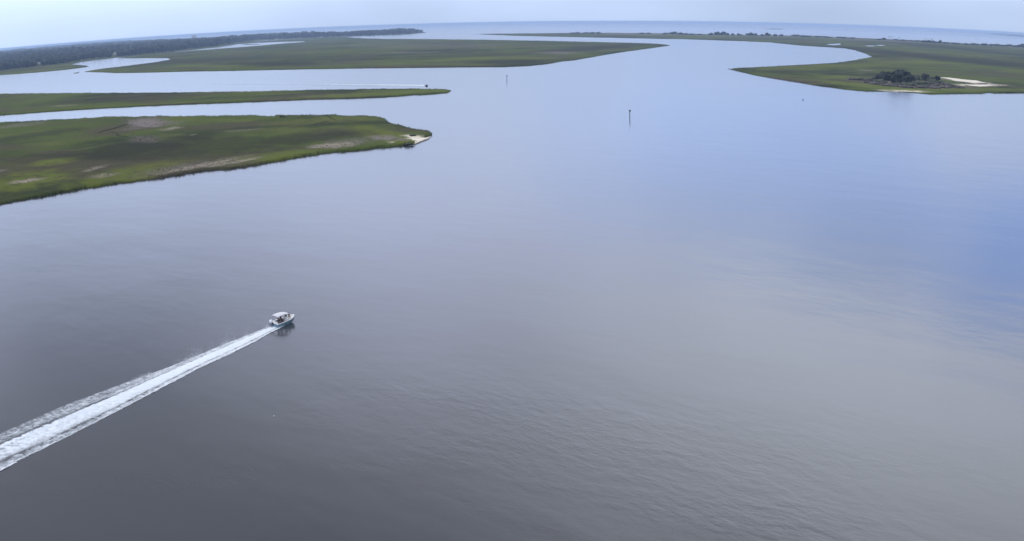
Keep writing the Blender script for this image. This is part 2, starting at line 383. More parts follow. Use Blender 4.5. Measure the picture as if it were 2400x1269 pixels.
# ------------------------------------------------------------------ marsh islands
# patches: (px, py, rx, ry in photo pixels, tilt deg, kind, strength)
PATCH = [
 # near left marsh
 (345, 290, 48, 11, 0, 'mud', 1.0), (400, 305, 26, 3, -12, 'wrack', 1.0), (395, 290, 36, 4, 3, 'mud', .6), (335, 330, 40, 9, 0, 'mud', .45),
 (130, 383, 55, 8, -8, 'lush', 1.0), (520, 343, 70, 10, 0, 'lush', .7), (480, 350, 50, 5, 0, 'lush', .6), (900, 320, 95, 14, 12, 'lush', .9),
 (720, 288, 110, 7, -4, 'lush', .5), (60, 430, 120, 22, -8, 'lush', .8), (300, 412, 150, 16, -12, 'lush', .7), (190, 455, 220, 10, -14, 'lush', .9),
 (640, 372, 110, 10, -6, 'lush', .6), (460, 345, 220, 24, 0, 'dark', .8), (700, 330, 170, 13, -6, 'dark', .8), (300, 370, 200, 12, 0, 'dark', .7),
 (50, 325, 140, 7, -8, 'dark', .6), (60, 428, 48, 4, -8, 'wrack', 1.1), (220, 400, 30, 3, -18, 'wrack', .8), (245, 416, 40, 4, -6, 'wrack', .6),
 (470, 392, 105, 5, -11, 'wrack', .8), (410, 400, 90, 9, -11, 'mud', .5), (545, 385, 60, 3, -10, 'wrack', 1.0), (780, 344, 55, 6, -5, 'wrack', .9),
 (805, 340, 70, 10, -6, 'mud', .6), (900, 326, 35, 6, 0, 'mud', 1.1), (940, 330, 45, 4, 0, 'mud', .7), (919, 337, 5, 1.6, 0, 'sand', 1.2),
 (5, 404, 14, 3, -6, 'mud', .9), (430, 282, 60, 6, 0, 'lush', .6), (530, 285, 60, 4, 0, 'lush', .5), (455, 320, 8, 1.5, -5, 'wrack', .8),
 (560, 309, 50, 3, -4, 'mud', .4), (340, 301, 60, 4, -6, 'mud', .5), (40, 296, 60, 4, -6, 'mud', .5),
 (980, 327, 26, 5, 10, 'sand', 1.3),
 # second strip
 (260, 238, 220, 6, -3, 'dark', .5), (110, 222, 120, 3, 0, 'lush', .5), (860, 224, 170, 5, -3, 'lush', .8), (300, 250, 150, 3, -3, 'lush', .5), (150, 250, 30, 2, -3, 'wrack', .5),
 (1020, 214, 40, 3, 5, 'lush', .8), (620, 224, 120, 3, -3, 'lush', .5),
 # central island
 (500, 142, 260, 6, -2, 'dark', .7), (640, 152, 90, 5, 0, 'dark', .9), (1100, 132, 240, 4, -2, 'dark', .6), (1360, 117, 150, 6, -4, 'dark', .9), (1180, 148, 90, 5, 0, 'dark', .7),
 (1100, 140, 140, 4, -3, 'lush', .7), (1020, 152, 160, 3, 0, 'lush', .6), (700, 125, 170, 4, 0, 'lush', .3), (1300, 125, 50, 2.4, 0, 'mud', .8), (960, 125, 60, 1.5, 0, 'mud', .5), (500, 156, 120, 2.5, 0, 'lush', .6),
 (230, 169, 60, 2, 0, 'lush', .8), (1250, 138, 60, 3, 0, 'lush', .6), (1000, 108, 200, 5, 0, 'mud', .25),
 # right marsh
 (2200, 137, 300, 6.5, 6, 'dark', 1.0), (2330, 148, 160, 7, 5, 'dark', .9), (2230, 113, 260, 3.5, 6, 'dark', .9), (2100, 132, 110, 2.5, 0, 'dark', .8), (2180, 123, 230, 3, 5, 'lush', .5),
 (2000, 155, 220, 6, -3, 'lush', .5), (2160, 148, 120, 4, 0, 'lush', .7), (1940, 155, 50, 2.5, 0, 'lush', .9), (2060, 207, 160, 5, 6, 'lush', .9), (2260, 213, 170, 4, 0, 'lush', .7), (1980, 184, 60, 4, 0, 'lush', .8),
 (2380, 168, 50, 3, 0, 'lush', .8), (2140, 200, 140, 8, 4, 'mud', .55), (2035, 167, 16, 1.8, 0, 'mud', 1.0),
 (2240, 188, 36, 1.6, 6, 'sand', 1.0), (2275, 194, 45, 1.8, 6, 'sand', 1.0), (2290, 202, 42, 2.2, 2, 'sand', 1.2), (2330, 201, 40, 1.2, 3, 'sand', .7), (2110, 215, 60, 1.5, 2, 'sand', 1.0),
 # far barrier strip
 (1720, 84, 300, 2.2, 1, 'mud', .35), (2000, 92, 260, 2.5, 3, 'mud', .55), (2330, 107, 120, 2.5, 5, 'mud', .4), (1650, 86, 200, 2, 1, 'lush', .4), (1520, 80, 110, 3, 0, 'mud', .6),
 # marsh below the forest
 (90, 168, 120, 4, -6, 'lush', .6), (160, 154, 40, 3, -6, 'lush', .5),
]
GRASS_KEEP_OUT = ('sand', 'wrack', 'mud')
def patches_at(px, py, x, y, idx=None):
    out = {'lush': 0.0, 'dark': 0.0, 'mud': 0.0, 'wrack': 0.0, 'sand': 0.0}
    wob = fbm(px, py*3.0, .035, 3, 4.0)
    for (cx, cy, rx, ry, t, k, st) in PATCH:
        dx, dy = px-cx, py-cy
        if abs(dx) > rx*1.6+4 or abs(dy) > rx*.5+ry*2+4: continue
        a = R_(-t); u = (dx*math.cos(a)-dy*math.sin(a))/rx; v = (dx*math.sin(a)+dy*math.cos(a))/ry
        # t > 0 : patch falls to the right in the photograph
        d = math.hypot(u, v)+wob*.45
        w = max(0.0, min(1.0, (1.25-d)/.6))*st
        if w > out[k]: out[k] = min(1.0, w)
    return out

def in_poly(px, py, poly):
    c = False; j = len(poly)-1
    for i in range(len(poly)):
        xi, yi = poly[i]; xj, yj = poly[j]
        if (yi > py) != (yj > py) and px < (xj-xi)*(py-yi)/(yj-yi)+xi: c = not c
        j = i
    return c
def densify(poly, step, amp, seed):
    """shoreline with small coves: wiggles measured on the ground"""
    out = []
    for i in range(len(poly)):
        a, b = poly[i], poly[(i+1) % len(poly)]
        n = max(1, int(math.hypot(b[0]-a[0], (b[1]-a[1])*2)/step))
        for k in range(n):
            t = k/n; out.append((a[0]+(b[0]-a[0])*t, a[1]+(b[1]-a[1])*t))
    res = []
    for (px, py) in out:
        g = at(px, py)
        w = fbm(px, py*4, .05, 4, seed)
        res.append((px, py+w*amp))
    return res

def marsh(name, outline, label, gx, gy, top, step=7, amp=1.0, seed=1.0, grass=None, tuft=1.0, kind='structure'):
    poly = densify(outline, step, amp, seed)
    xs = [p[0] for p in poly]; ys = [p[1] for p in poly]
    pts = [Vector((at(px, py).x, at(px, py).y)) for px, py in poly]
    nb = len(pts); info = list(poly)
    y = min(ys)+gy*.5
    while y < max(ys):
        # keep the rows about one grid step apart
        x = min(xs)+random.random()*gx
        while x < max(xs):
            jx, jy = x+random.uniform(-.3, .3)*gx, y+random.uniform(-.3, .3)*gy
            if in_poly(jx, jy, poly) and in_poly(jx, jy+gy*.35, poly) and in_poly(jx, jy-gy*.35, poly) and in_poly(jx+gx*.35, jy, poly) and in_poly(jx-gx*.35, jy, poly):
                g = at(jx, jy); pts.append(Vector((g.x, g.y))); info.append((jx, jy))
            x += gx
        y += gy
    edges = [(i, (i+1) % nb) for i in range(nb)]
    v2, e2, f2, ov, oe, of = delaunay_2d_cdt(pts, edges, [], 1, 1e-4)
    boundary = set()
    V = []; att = {k: [] for k in ('lush', 'dark', 'mud', 'wrack', 'sand')}
    for i, p in enumerate(v2):
        src = ov[i][0] if ov[i] else 0
        isb = src < nb
        if isb: boundary.add(i)
        px, py = info[src]
        pa_ = patches_at(px, py, p.x, p.y)
        h = top*(.55 if isb else 1.0)
        if not isb:
            h += top*.35*fbm(p.x, p.y, .05, 3, seed)
            h *= 1-.75*max(pa_['sand'], pa_['mud']*.7, pa_['wrack']*.5)
        V.append((p.x, p.y, max(h, .12)))
        for k in att: att[k].append(pa_[k])
    # skirt: a muddy bank down into the water
    be = {}
    for f in f2:
        for a, b in zip(f, f[1:]+f[:1]):
            key = (min(a, b), max(a, b)); be[key] = be.get(key, 0)+1
    faces = []
    for f in f2:
        a, b, c = (Vector(V[i]) for i in f[:3])
        faces.append(tuple(f) if (b-a).cross(c-a).z > 0 else tuple(reversed(f)))
    dn = {}
    def low(i):
        if i not in dn:
            dn[i] = len(V); x, y_, z = V[i]; V.append((x, y_, -.6))
            for k in att: att[k].append(.6 if k == 'dark' else .4 if k == 'mud' else 0.0)
        return dn[i]
    for f in list(faces):
        for a, b in zip(f, f[1:]+f[:1]):
            if be[(min(a, b), max(a, b))] == 1: faces.append((b, a, low(a), low(b)))
    o = mesh_obj(name, V, faces, M_MARSH, smooth=True)
    for k in att:
        ca = o.data.attributes.new(k, 'FLOAT', 'POINT'); ca.data.foreach_set('value', att[k])
    tag(o, label, kind=kind)
    if grass:
        gv, gf = [], []; ga = {k: [] for k in att}
        spx, spy = tuft*4.2, tuft*2.1
        cells = []
        yy = min(ys)
        while yy < max(ys)+spy:
            xx = min(xs)
            while xx < max(xs):
                px, py = xx+random.uniform(-.5, .5)*spx, yy+random.uniform(-.5, .5)*spy
                if in_poly(px, py, poly): cells.append((px, py))
                xx += spx
            yy += spy
        n_in = len(cells)
        for (px, py) in poly:            # taller fringe along the shore
            for q in range(2):
                if random.random() < .5+fbm(px, py, .03, 2, 6): cells.append((px+random.uniform(-4, 4), py+random.uniform(-.6, .0)))
        for ci, (px, py) in enumerate(cells):
            g = at(px, py); pa_ = patches_at(px, py, g.x, g.y)
            if random.random() < max(pa_['sand']*1.2, pa_['mud']*.9, pa_['wrack']*.8): continue
            m = mpp(g); s_ = max(.45, 3.0*m)*random.uniform(.6, 1.3)
            shore_ = ci >= n_in
            hg = top*(1+.35*fbm(g.x, g.y, .05, 3, seed))*(.75 if shore_ else 1)
            hh = hg+(random.uniform(0, .35) if shore_ else random.uniform(.02, .16))
            z0 = .1 if shore_ else hg-.15
            if shore_: s_ *= .8
            for q in range(2):
                a = random.uniform(0, math.pi)+q*1.4; dx, dy = math.cos(a)*s_*.5, math.sin(a)*s_*.5
                if dx < 0: dx, dy = -dx, -dy
                ox, oy = random.uniform(-.3, .3)*s_, random.uniform(-.3, .3)*s_
                n = len(gv); lean = random.uniform(-.3, .3)
                gv += [(g.x+ox-dx, g.y+oy-dy, z0), (g.x+ox+dx, g.y+oy+dy, z0), (g.x+ox+dx*.7+lean, g.y+oy+dy*.7, hh*random.uniform(.7, 1)), (g.x+ox-dx*.6+lean, g.y+oy-dy*.6, hh)]
                gf.append((n, n+1, n+2, n+3))
                for k in ga: ga[k] += [pa_[k] if k in ('lush', 'dark') else 0.0]*4
        go = mesh_obj('marsh_grass', gv, gf, M_MARSH, smooth=True)
        go.data.normals_split_custom_set_from_vertices([(0.0, 0.0, 1.0)]*len(gv))   # a sward catches the light like its whole top, not like single blades
        for k in ga:
            ca = go.data.attributes.new(k, 'FLOAT', 'POINT'); ca.data.foreach_set('value', ga[k])
        tag(go, grass, 'grass', kind='stuff')
    return o

NEAR = [(-160, 302), (0, 289), (60, 287), (110, 284), (200, 279), (283, 274.5), (318, 277), (335, 274), (410, 274), (500, 274.5), (560, 272.5), (600, 272.5), (640, 275), (655, 272), (665, 272), (760, 272), (880, 275), (898, 279), (908, 288), (930, 294), (960, 302), (1000, 309), (1010, 313),
        (1006, 320), (985, 329), (972, 338), (930, 345), (880, 348), (840, 354), (760, 360), (700, 370), (640, 381), (600, 388), (540, 397), (460, 404), (390, 417), (300, 428), (200, 442), (100, 462), (0, 479), (-160, 508)]
STRIP = [(-160, 222), (0, 221), (200, 219.5), (400, 218.5), (600, 215.5), (750, 212), (860, 210.5), (960, 209.5), (1044, 210.5), (1057, 213.5), (1048, 218.5), (1000, 222.5), (984, 224), (975, 223), (900, 229), (820, 232), (740, 233.5), (600, 239.5), (500, 243), (400, 246.5), (330, 250), (250, 254), (150, 260), (0, 271), (-160, 283)]
CENTRAL = [(198, 169), (225, 164), (262, 159.5), (300, 155), (370, 146), (396, 141.5), (400, 139), (392, 136.8), (300, 137), (283, 137), (300, 133.5), (340, 128.5), (420, 122), (500, 116), (600, 108.5), (660, 103), (714, 99.2), (714, 97.6), (660, 98.2), (610, 100.5), (560, 103.5), (535, 103), (545, 101.2), (600, 97.6), (680, 92.6), (760, 88.2), (800, 86.8), (830, 87), (812, 88.8), (850, 90.5), (900, 92), (1000, 92.5), (1130, 94), (1300, 97), (1450, 100.5), (1540, 103.2), (1570, 107),
           (1530, 113), (1470, 121), (1420, 128.5), (1345, 142), (1320, 144), (1280, 151), (1240, 155), (1180, 157.5), (1000, 159), (820, 161), (700, 163), (560, 166), (420, 168.5), (330, 171), (270, 171.5), (240, 170)]
RIGHT = [(1711, 163), (1735, 160.5), (1800, 157.5), (1870, 153.5), (1960, 148.5), (2005, 142), (2045, 134), (2032, 127.5), (2005, 118.5), (1980, 114), (1940, 111), (1880, 107.5), (1800, 99.5), (1700, 95.5), (1600, 92.5), (1500, 90.5), (1400, 88.5), (1300, 86.5), (1200, 84.2), (1150, 82), (1113, 80.6), (1200, 79.2), (1300, 78.4), (1400, 77.6), (1500, 78), (1600, 79.5), (1700, 81.6), (1800, 82.8), (1900, 85.2), (2000, 89), (2100, 93.5), (2200, 98.5), (2300, 105), (2400, 110.5), (2560, 120),
         (2560, 232), (2400, 219), (2330, 219.5), (2318, 217.5), (2300, 220), (2240, 220.5), (2180, 221.5), (2150, 218.5), (2080, 215), (2030, 214.5), (1980, 210), (1920, 202), (1870, 194), (1800, 182.5), (1760, 174.5)]
marsh('marsh_island', NEAR, 'near marsh island on the left with wrack and mud patches', 9, 3.6, .75, 4, 1.5, 1.3,
      'cordgrass covering the near left marsh island down to its dark bank', 1.0)
marsh('marsh_island', STRIP, 'long thin green marsh strip pointing right behind the near island', 12, 2.6, .75, 7, .55, 5.1,
      'cordgrass on the long thin marsh strip behind the near island', 1.0)
marsh('marsh_island', CENTRAL, 'broad olive marsh island between the river arms in the far middle', 12, 2.0, .8, 9, .25, 8.7,
      'cordgrass on the broad far marsh island in the middle', 1.15)
marsh('marsh_island', RIGHT, 'green marsh headland on the right running back to the barrier beach', 11, 2.2, .8, 9, .35, 3.3,
      'cordgrass on the right marsh headland around the oak hammock', 1.15)
LOWLEFT = [(-160, 178), (-160, 200), (0, 176.5), (80, 171), (160, 163.5), (200, 158), (207, 156.5), (200, 154.5), (172, 152.5), (168, 151), (190, 145.5), (250, 139.8), (300, 135), (320, 131), (420, 121), (520, 110.5), (545, 106.5), (600, 98), (680, 91.6), (760, 87), (830, 84.5), (900, 82.5), (955, 80.5), (992, 77), (985, 75.5), (900, 79), (700, 87), (600, 92), (400, 100), (0, 130), (-160, 145)]
LL = [(-160, 200), (0, 176.5), (80, 171), (160, 163.5), (200, 158), (207, 156.5), (200, 154.5), (172, 152.5), (168, 151), (190, 145.5), (230, 140.5), (262, 137), (300, 132.5), (420, 120.5), (520, 110.0), (600, 96.6), (680, 91.2), (760, 87), (830, 84.5), (900, 82.5), (955, 80.5), (1000, 77.2),
      (990, 75), (940, 73.5), (800, 77), (700, 79), (600, 82.5), (500, 87.5), (400, 92.5), (330, 95.2), (240, 99.5), (100, 109.5), (0, 118.5), (-160, 133)]
marsh('forest_shore', LL, 'low wooded far shore on the left with a marsh fringe', 16, 2.2, 1.0, 10, .25, 6.1,
      None)
marsh('mud_bar', [(172, 172), (186, 169.6), (182, 172.2), (174, 172.8)], 'small dark mud bar off the tip of the middle island', 5, 1, .4, 4, .1, 2.0)
marsh('sand_bar', [(1790, 68.4), (1812, 67.7), (1835, 68.2), (1836, 69.2), (1812, 69.4)], 'low thin bar in the open sea', 9, .5, .5, 6, .05, 2.5)
marsh('mud_bar', [(593, 103.6), (560, 103.9), (575, 105.3), (606, 104.9), (612, 104.0)], 'flat mud bar in the creek mouth below the forest', 9, .7, .4, 6, .05, 2.9)
# distant low coasts near the horizon
marsh('distant_coast', [(2312, 79.8), (2340, 79.2), (2400, 82.5), (2560, 92), (2560, 97), (2400, 87), (2350, 83.5)], 'distant low coast at the right edge of the sea', 12, .8, 3.5, 8, .15, 7.7)
marsh('distant_coast', [(236, 99.8), (300, 94.6), (318, 93.6), (312, 96), (250, 100.8)], 'distant wooded coast behind the left forest', 12, .6, 9, 8, .1, 4.4)

# narrow tidal creeks wandering through the near marsh
def creek(pts, w_px, label):
    V, F = [], []
    P = []
    for a, b in zip(pts, pts[1:]):
        for k in range(5): t = k/5; P.append((a[0]+(b[0]-a[0])*t, a[1]+(b[1]-a[1])*t))
    P.append(pts[-1])
    for i_, (x, y) in enumerate(P):
        w = w_px*math.sin(math.pi*(i_+.6)/(len(P)+.2))**.5*(1+.4*noise.noise(Vector((x*.2, y, 0))))
        for q in (-1, 0, 1):
            g = at(x, y+q*w); hg = .75*(1+.35*fbm(g.x, g.y, .05, 3, 1.3)); V.append((g.x, g.y, hg+(.14 if q else .10)))
    for i_ in range(len(P)-1):
        for q in (0, 1): k = i_*3+q; F.append((k, k+1, k+4, k+3))
    o = mesh_obj('tidal_creek', V, F, M_CREEK, smooth=True)
    if o.data.polygons[0].normal.z < 0: o.data.flip_normals()
    tag(o, label, kind='structure')
creek([(290, 283), (299, 289), (297, 296), (280, 302), (262, 307), (246, 310), (232, 315), (222, 316)], .6, 'dark winding creek below the mauve mud patch on the near marsh')
creek([(258, 312), (268, 315), (278, 319), (272, 322), (288, 324), (302, 326), (316, 332)], .55, 'dark zigzag creek bend near the middle of the near marsh')
creek([(760, 273.5), (770, 278), (778, 282), (790, 287)], .7, 'short straight dark creek cutting the back shore of the near marsh')
creek([(772, 288), (758, 289.5), (750, 292.5), (735, 296)], .5, 'short curved dark creek left of the straight one on the near marsh')
# sheets of tide water lying on the right marsh
def pond(pts, label):
    o = mesh_obj('tide_pool', [(*at(x, y).xy, 1.06) for x, y in pts]+[(*at(x, y).xy, .2) for x, y in pts],
                 [tuple(range(len(pts)))]+[(i, len(pts)+i, len(pts)+(i+1) % len(pts), (i+1) % len(pts)) for i in range(len(pts))], M_WATER)
    bm = bmesh.new(); bm.from_mesh(o.data); bmesh.ops.recalc_face_normals(bm, faces=bm.faces); bm.to_mesh(o.data); bm.free()
    tag(o, label, kind='structure')
pond([(1935, 107.0), (1945, 104.8), (1969, 103.4), (1971, 106.2), (1958, 107.6)], 'bright tide pool beside the bend of the right river bank')
pond([(2026, 108.4), (2050, 108.0), (2051, 109.8), (2036, 110.2)], 'bright tide pool in the marsh right of the river bend')
pond([(2052, 107.2), (2064, 106.4), (2076, 107.9), (2070, 108.7), (2055, 108.2)], 'small bright tide pool right of the longer one')

# ------------------------------------------------------------------ trees
def ico(sub):
    bm = bmesh.new(); bmesh.ops.create_icosphere(bm, subdivisions=sub, radius=1)
    v = [x.co.copy() for x in bm.verts]; f = [tuple(q.index for q in p.verts) for p in bm.faces]; bm.free(); return v, f
ICO1, ICO2 = ico(1), ico(2)
def lump(mb, c, r, rz, src=ICO2, rough=.28):
    sd = random.uniform(0, 99); vs = []
    for v in src[0]:
        k = 1+rough*noise.noise(v*2.1+Vector((sd, 0, sd)))*1.6
        vs.append((c[0]+v.x*r*k, c[1]+v.y*r*k, c[2]+v.z*rz*k))
    mb.add(vs, src[1])
def leaves(mb, c, r, rz, n, size):
    for _ in range(n):
        d = Vector((random.gauss(0, 1), random.gauss(0, 1), random.gauss(0, 1))).normalized()*random.uniform(.75, 1.15)
        p = Vector((c[0]+d.x*r, c[1]+d.y*r, c[2]+d.z*rz))
        u = Vector((random.gauss(0, 1), random.gauss(0, 1), random.gauss(0, 1))).normalized(); w = u.orthogonal().normalized()
        s = size*random.uniform(.6, 1.4)
        mb.add([p-u*s, p+w*s*.8, p+u*s, p-w*s*.8], [(0, 1, 2, 3)])

# the forest along the far left shore, one dark mass running back to the horizon
TOPL = [(-160, 129), (0, 114.5), (100, 106.5), (200, 98.8), (300, 94.2), (330, 94), (400, 89.5), (455, 88.5), (500, 84), (600, 79), (650, 76.5), (700, 74.8), (730, 72.5), (760, 75.5), (780, 73), (800, 75), (850, 71), (900, 69.5), (935, 65.5), (965, 66), (975, 69), (990, 71)]
FRONT = [(-160, 186), (0, 166), (67, 158), (117, 152.5), (160, 147.5), (200, 139.2), (250, 135), (300, 130.8), (325, 128), (400, 120.3), (500, 109), (545, 102), (600, 94.2), (700, 89.7), (800, 85.4), (900, 82), (950, 80.2), (988, 77)]
BACKD = [(-160, 44), (0, 44), (150, 40), (250, 34), (330, 30), (450, 17), (600, 7), (988, 4)]
HOUSES = [(268, 128.6, 10, 'pale low house half hidden in the dark forest above the creek mouth'),
          (648, 90.0, 6, 'white house on the wooded far shore left of the long point'),
          (94, 150.5, 9, 'pale house at the foot of the forest near the left edge')]
fm = MB()
x = -150.0
while x < 990:
    f = lerp_tab(FRONT, x); bd = lerp_tab(BACKD, x); tl = lerp_tab(TOPL, x)
    py = f
    row = 0
    while py > f-bd:
        px = x+random.uniform(-4, 4)
        g = at(px, py+random.uniform(-.3, .3))
        dist = g.length
        d2 = -ray(px, tl).z
        hmax = CAM_H-dist*math.tan(math.asin(max(d2, 0.0))) if d2 > 0 else 99
        H = min(hmax, (random.uniform(14, 21)+3*fbm(g.x, g.y, .004, 2, 3))*min(1.55, max(1.0, dist/3000)))*random.uniform(.88, 1.0)
        skip = any(abs(px-hx) < hw*.7 and hy-.8 < py for hx, hy, hw, _ in HOUSES)
        if H > 4 and not skip and dist < SEA_R*.97:
            m = mpp(g); r = max(4.5, 5.5*m)*random.uniform(.75, 1.25)
            rz = min(H*.42, r*random.uniform(.7, 1.1))
            lump(fm, (g.x, g.y, H-rz), r, rz, ICO2 if row < 3 else ICO1, .34)
            if row < 2:   # lower foliage fills down to the shore
                lump(fm, (g.x, g.y, H*.38), r*1.1, H*.38, ICO1, .3)
                leaves(fm, (g.x, g.y, H*.6), r, H*.38, 14, .9*m)
            elif row < 5: leaves(fm, (g.x, g.y, H-rz), r, rz, 5, .8*m)
        py -= 1.5 if row < 3 else 1.9
        row += 1
    x += 5.0
forest = fm.build('forest', M_PINE)
tag(forest, 'dark blue green maritime forest along the far left shore and point', 'forest', kind='stuff')

def house(px, py, w_px, label, tall=.42):
    p = at(px, py, 1.0); m = mpp(p); w = w_px*m; d = w*.7; hh = w*tall
    az_ = math.atan2(p.x, p.y)
    t = thing('house', label, 'house', p, (0, 0, -az_+random.uniform(-.3, .3)), 'houses along the wooded shore')
    b = MB(); b.box((0, 0, hh/2), (w, d, hh), 0, .01); b.build('wall', M_WALL, t)
    b = MB(); o = w*.06; rh = w*.14
    vs = [(-w/2-o, -d/2-o, hh), (w/2+o, -d/2-o, hh), (w/2+o, d/2+o, hh), (-w/2-o, d/2+o, hh), (-w/2-o, 0, hh+rh), (w/2+o, 0, hh+rh)]
    b.add(vs, [(0, 1, 5, 4), (2, 3, 4, 5), (0, 4, 3), (1, 2, 5), (3, 2, 1, 0)]); b.build('roof', M_ROOF, t)
    for k in (-.3, 0, .3):
        b = MB(); b.box((k*w, -d/2-.02, hh*.55), (w*.12, .12, hh*.35), 0, .02); b.build('window', M_PANE, t)
    b = MB(); b.box((w*.16, -d/2-.03, hh*.32), (w*.09, .12, hh*.6), 0, .02); b.build('door', M_GREYP, t)
for h in HOUSES: house(*h, .28)
house(455, 94.5, 10, 'pale tall building rising out of the top edge of the far forest', .95)

def oak(px, py, w_px, h_px, label, leaf=M_OAK, cat='tree', name='oak_tree', group=None, n=22, dz=0.0):
    p = at(px, py, .8); m = mpp(p); w, h = w_px*m, h_px*m
    t = thing(name, label, cat, p, (0, 0, 0), group)
    b = MB(); r0 = max(.12, h*.045)
    fork = Vector((random.uniform(-.05, .05)*w, 0, h*.32))
    b.tube([(0, 0, -.6), (0, 0, h*.15), fork], [r0*1.3, r0, r0*.85], 7)
    for k in range(5):
        a = k*1.257+random.uniform(-.3, .3)
        b.tube([fork, fork+Vector((math.cos(a)*w*.16, math.sin(a)*w*.16, h*.18)), fork+Vector((math.cos(a)*w*.3, math.sin(a)*w*.3, h*.36))], [r0*.6, r0*.4, r0*.15], 5)
    b.build('trunk', M_BARK, t)
    c = MB()
    for k in range(n):
        a = random.uniform(0, 6.28); q = math.sqrt(random.random())
        lx, ly = math.cos(a)*q*w*.36, math.sin(a)*q*w*.36
        top = h*(1-.42*q*q); rr = w*random.uniform(.13, .2)
        z = max(rr*.6, top-rr*.75-random.random()*h*.42*(1 if k > n*.5 else .15))
        lump(c, (lx, ly, z), rr, rr*.72, ICO2, .35); leaves(c, (lx, ly, z), rr*1.05, rr*.8, 45, h*.026+.08)
    for k in range(max(3, n//3)):
        a = random.uniform(0, 6.28); lump(c, (math.cos(a)*w*.3, math.sin(a)*w*.3, h*.2), w*.14, h*.18, ICO1, .3)
    c.build('crown', leaf, t)
    return t
def bush(px, py, w_px, h_px, label, leaf, group, name='shrub'):
    p = at(px, py, .8); m = mpp(p); w, h = w_px*m, h_px*m
    c = MB(); n = 9
    for k in range(n):
        a = random.uniform(0, 6.28); q = math.sqrt(random.random())
        rr = w*random.uniform(.14, .24)
        c0 = (math.cos(a)*q*w*.36, math.sin(a)*q*w*.36, h*random.uniform(.2, .65)*(1.1-q*.5))
        lump(c, c0, rr, min(rr, h*.4), ICO1, .4); leaves(c, c0, rr*1.15, min(rr, h*.45), 26, .10+.035*w)
    o = c.build(name, leaf); o.location = (p.x, p.y, .35 if group is None else .8)
    tag(o, label, 'shrub', group); return o

oak(2098, 196, 46, 30, 'large dark round live oak with the deepest shade, left of centre in the hammock')
oak(2124, 195, 40, 28, 'large dark live oak at the right end of the oak hammock')
oak(2076, 188, 40, 22, 'mid grey green oak at the left shoulder of the oak hammock')
oak(2108, 186, 50, 24, 'broad oak standing behind the two darkest oaks of the hammock')
oak(2146, 189, 26, 15, 'small grey green oak just right of the oak hammock', M_BUSH)
oak(2168, 189, 24, 16, 'small isolated round oak between the hammock and the sand', M_OAK)
oak(2196, 189, 18, 11, 'smallest oak, beside the left tip of the white sand patch', M_OAK)
oak(2134, 192, 24, 15, 'low dark oak filling the gap right of the darkest oaks', n=14)
oak(2058, 190, 30, 15, 'low dark oak at the far left foot of the oak hammock', n=14)
oak(2182, 190.5, 22, 11, 'low oak between the isolated round oak and the smallest oak', M_BUSH, n=12)
BR = 'low brown shrubs below the oak hammock'
GR = 'grey green salt shrubs round the oak hammock'
for i, (px, py, w, h) in enumerate(sorted([(2000, 187, 30, 5), (2020, 188, 32, 7), (2038, 194, 30, 5), (2055, 197, 34, 6), (2080, 201, 34, 6), (2105, 203, 34, 6), (2132, 206, 34, 6), (2160, 206, 34, 7), (2190, 207, 32, 7), (2196, 200, 26, 8), (2220, 206, 30, 7), (2246, 206, 26, 5), (2178, 203, 26, 6), (2216, 198, 26, 6), (1992, 184, 20, 3)])):
    bush(px, py+.5, w, h*.75, ORD[i]+' from left of the low brown shrubs before the oak hammock', M_DEAD, BR)
for i, (px, py, w, h) in enumerate(sorted([(2058, 192, 26, 9), (2044, 189, 22, 8), (2100, 199, 28, 7), (2118, 199, 26, 7), (2136, 199, 28, 8), (2150, 197, 28, 9), (2166, 197, 26, 9), (2182, 195, 24, 8), (2160, 202, 28, 6), (2122, 202, 24, 5), (2204, 194, 22, 7), (2236, 202, 24, 5), (2070, 195, 22, 7), (2186, 190, 22, 6)])):
    bush(px, py+1.5, w, h*1.05, ORD[i]+' from left of the grey green shrubs around the oak hammock', M_BUSH, GR)

def palm(px, py, h_px, label, group=None):
    p = at(px, py, .8); m = mpp(p); h = h_px*m*1.2
    t = thing('palm_tree', label, 'palm', p, (0, 0, 0), group)
    b = MB(); b.tube([(0, 0, -.5), (.05*h, 0, h*.5), (.02*h, 0, h*.85)], [.35, .28, .25], 7); b.build('trunk', M_BARK, t)
    c = MB(); top = Vector((.02*h, 0, h*.85))
    for k in range(22):
        a = k*2.4; up = random.uniform(-.3, .9); L_ = h*.26+.6
        d = Vector((math.cos(a), math.sin(a), 0)); w = d.cross(Vector((0, 0, 1)))*.42
        p1 = top+d*L_*.5+Vector((0, 0, up*L_*.5)); p2 = top+d*L_+Vector((0, 0, up*L_*.55-.35*L_))
        c.add([top, p1-w, p1+w, p2], [(0, 1, 3, 2)])
    c.build('crown', M_PALM, t)
palm(2083, 95.0, 8.0, 'left palm of the close pair standing up from the right barrier beach')
palm(2089, 95.2, 7.4, 'right palm of the close pair standing up from the right barrier beach')
palm(2107, 96.0, 7.0, 'single palm a little right of the close pair on the barrier beach')
palm(2170, 99.8, 7.6, 'palm at the left end of the dark scrub clump right of the palm pair')
palm(2184, 100.8, 8.0, 'tallest palm at the right end of the dark scrub clump on the barrier beach')
palm(1587, 83.0, 6.0, 'thin tree with a small head on the far beach ridge left of the long scrub')
palm(1402, 80.0, 3.5, 'tiny palm at the left end of the far beach ridge')
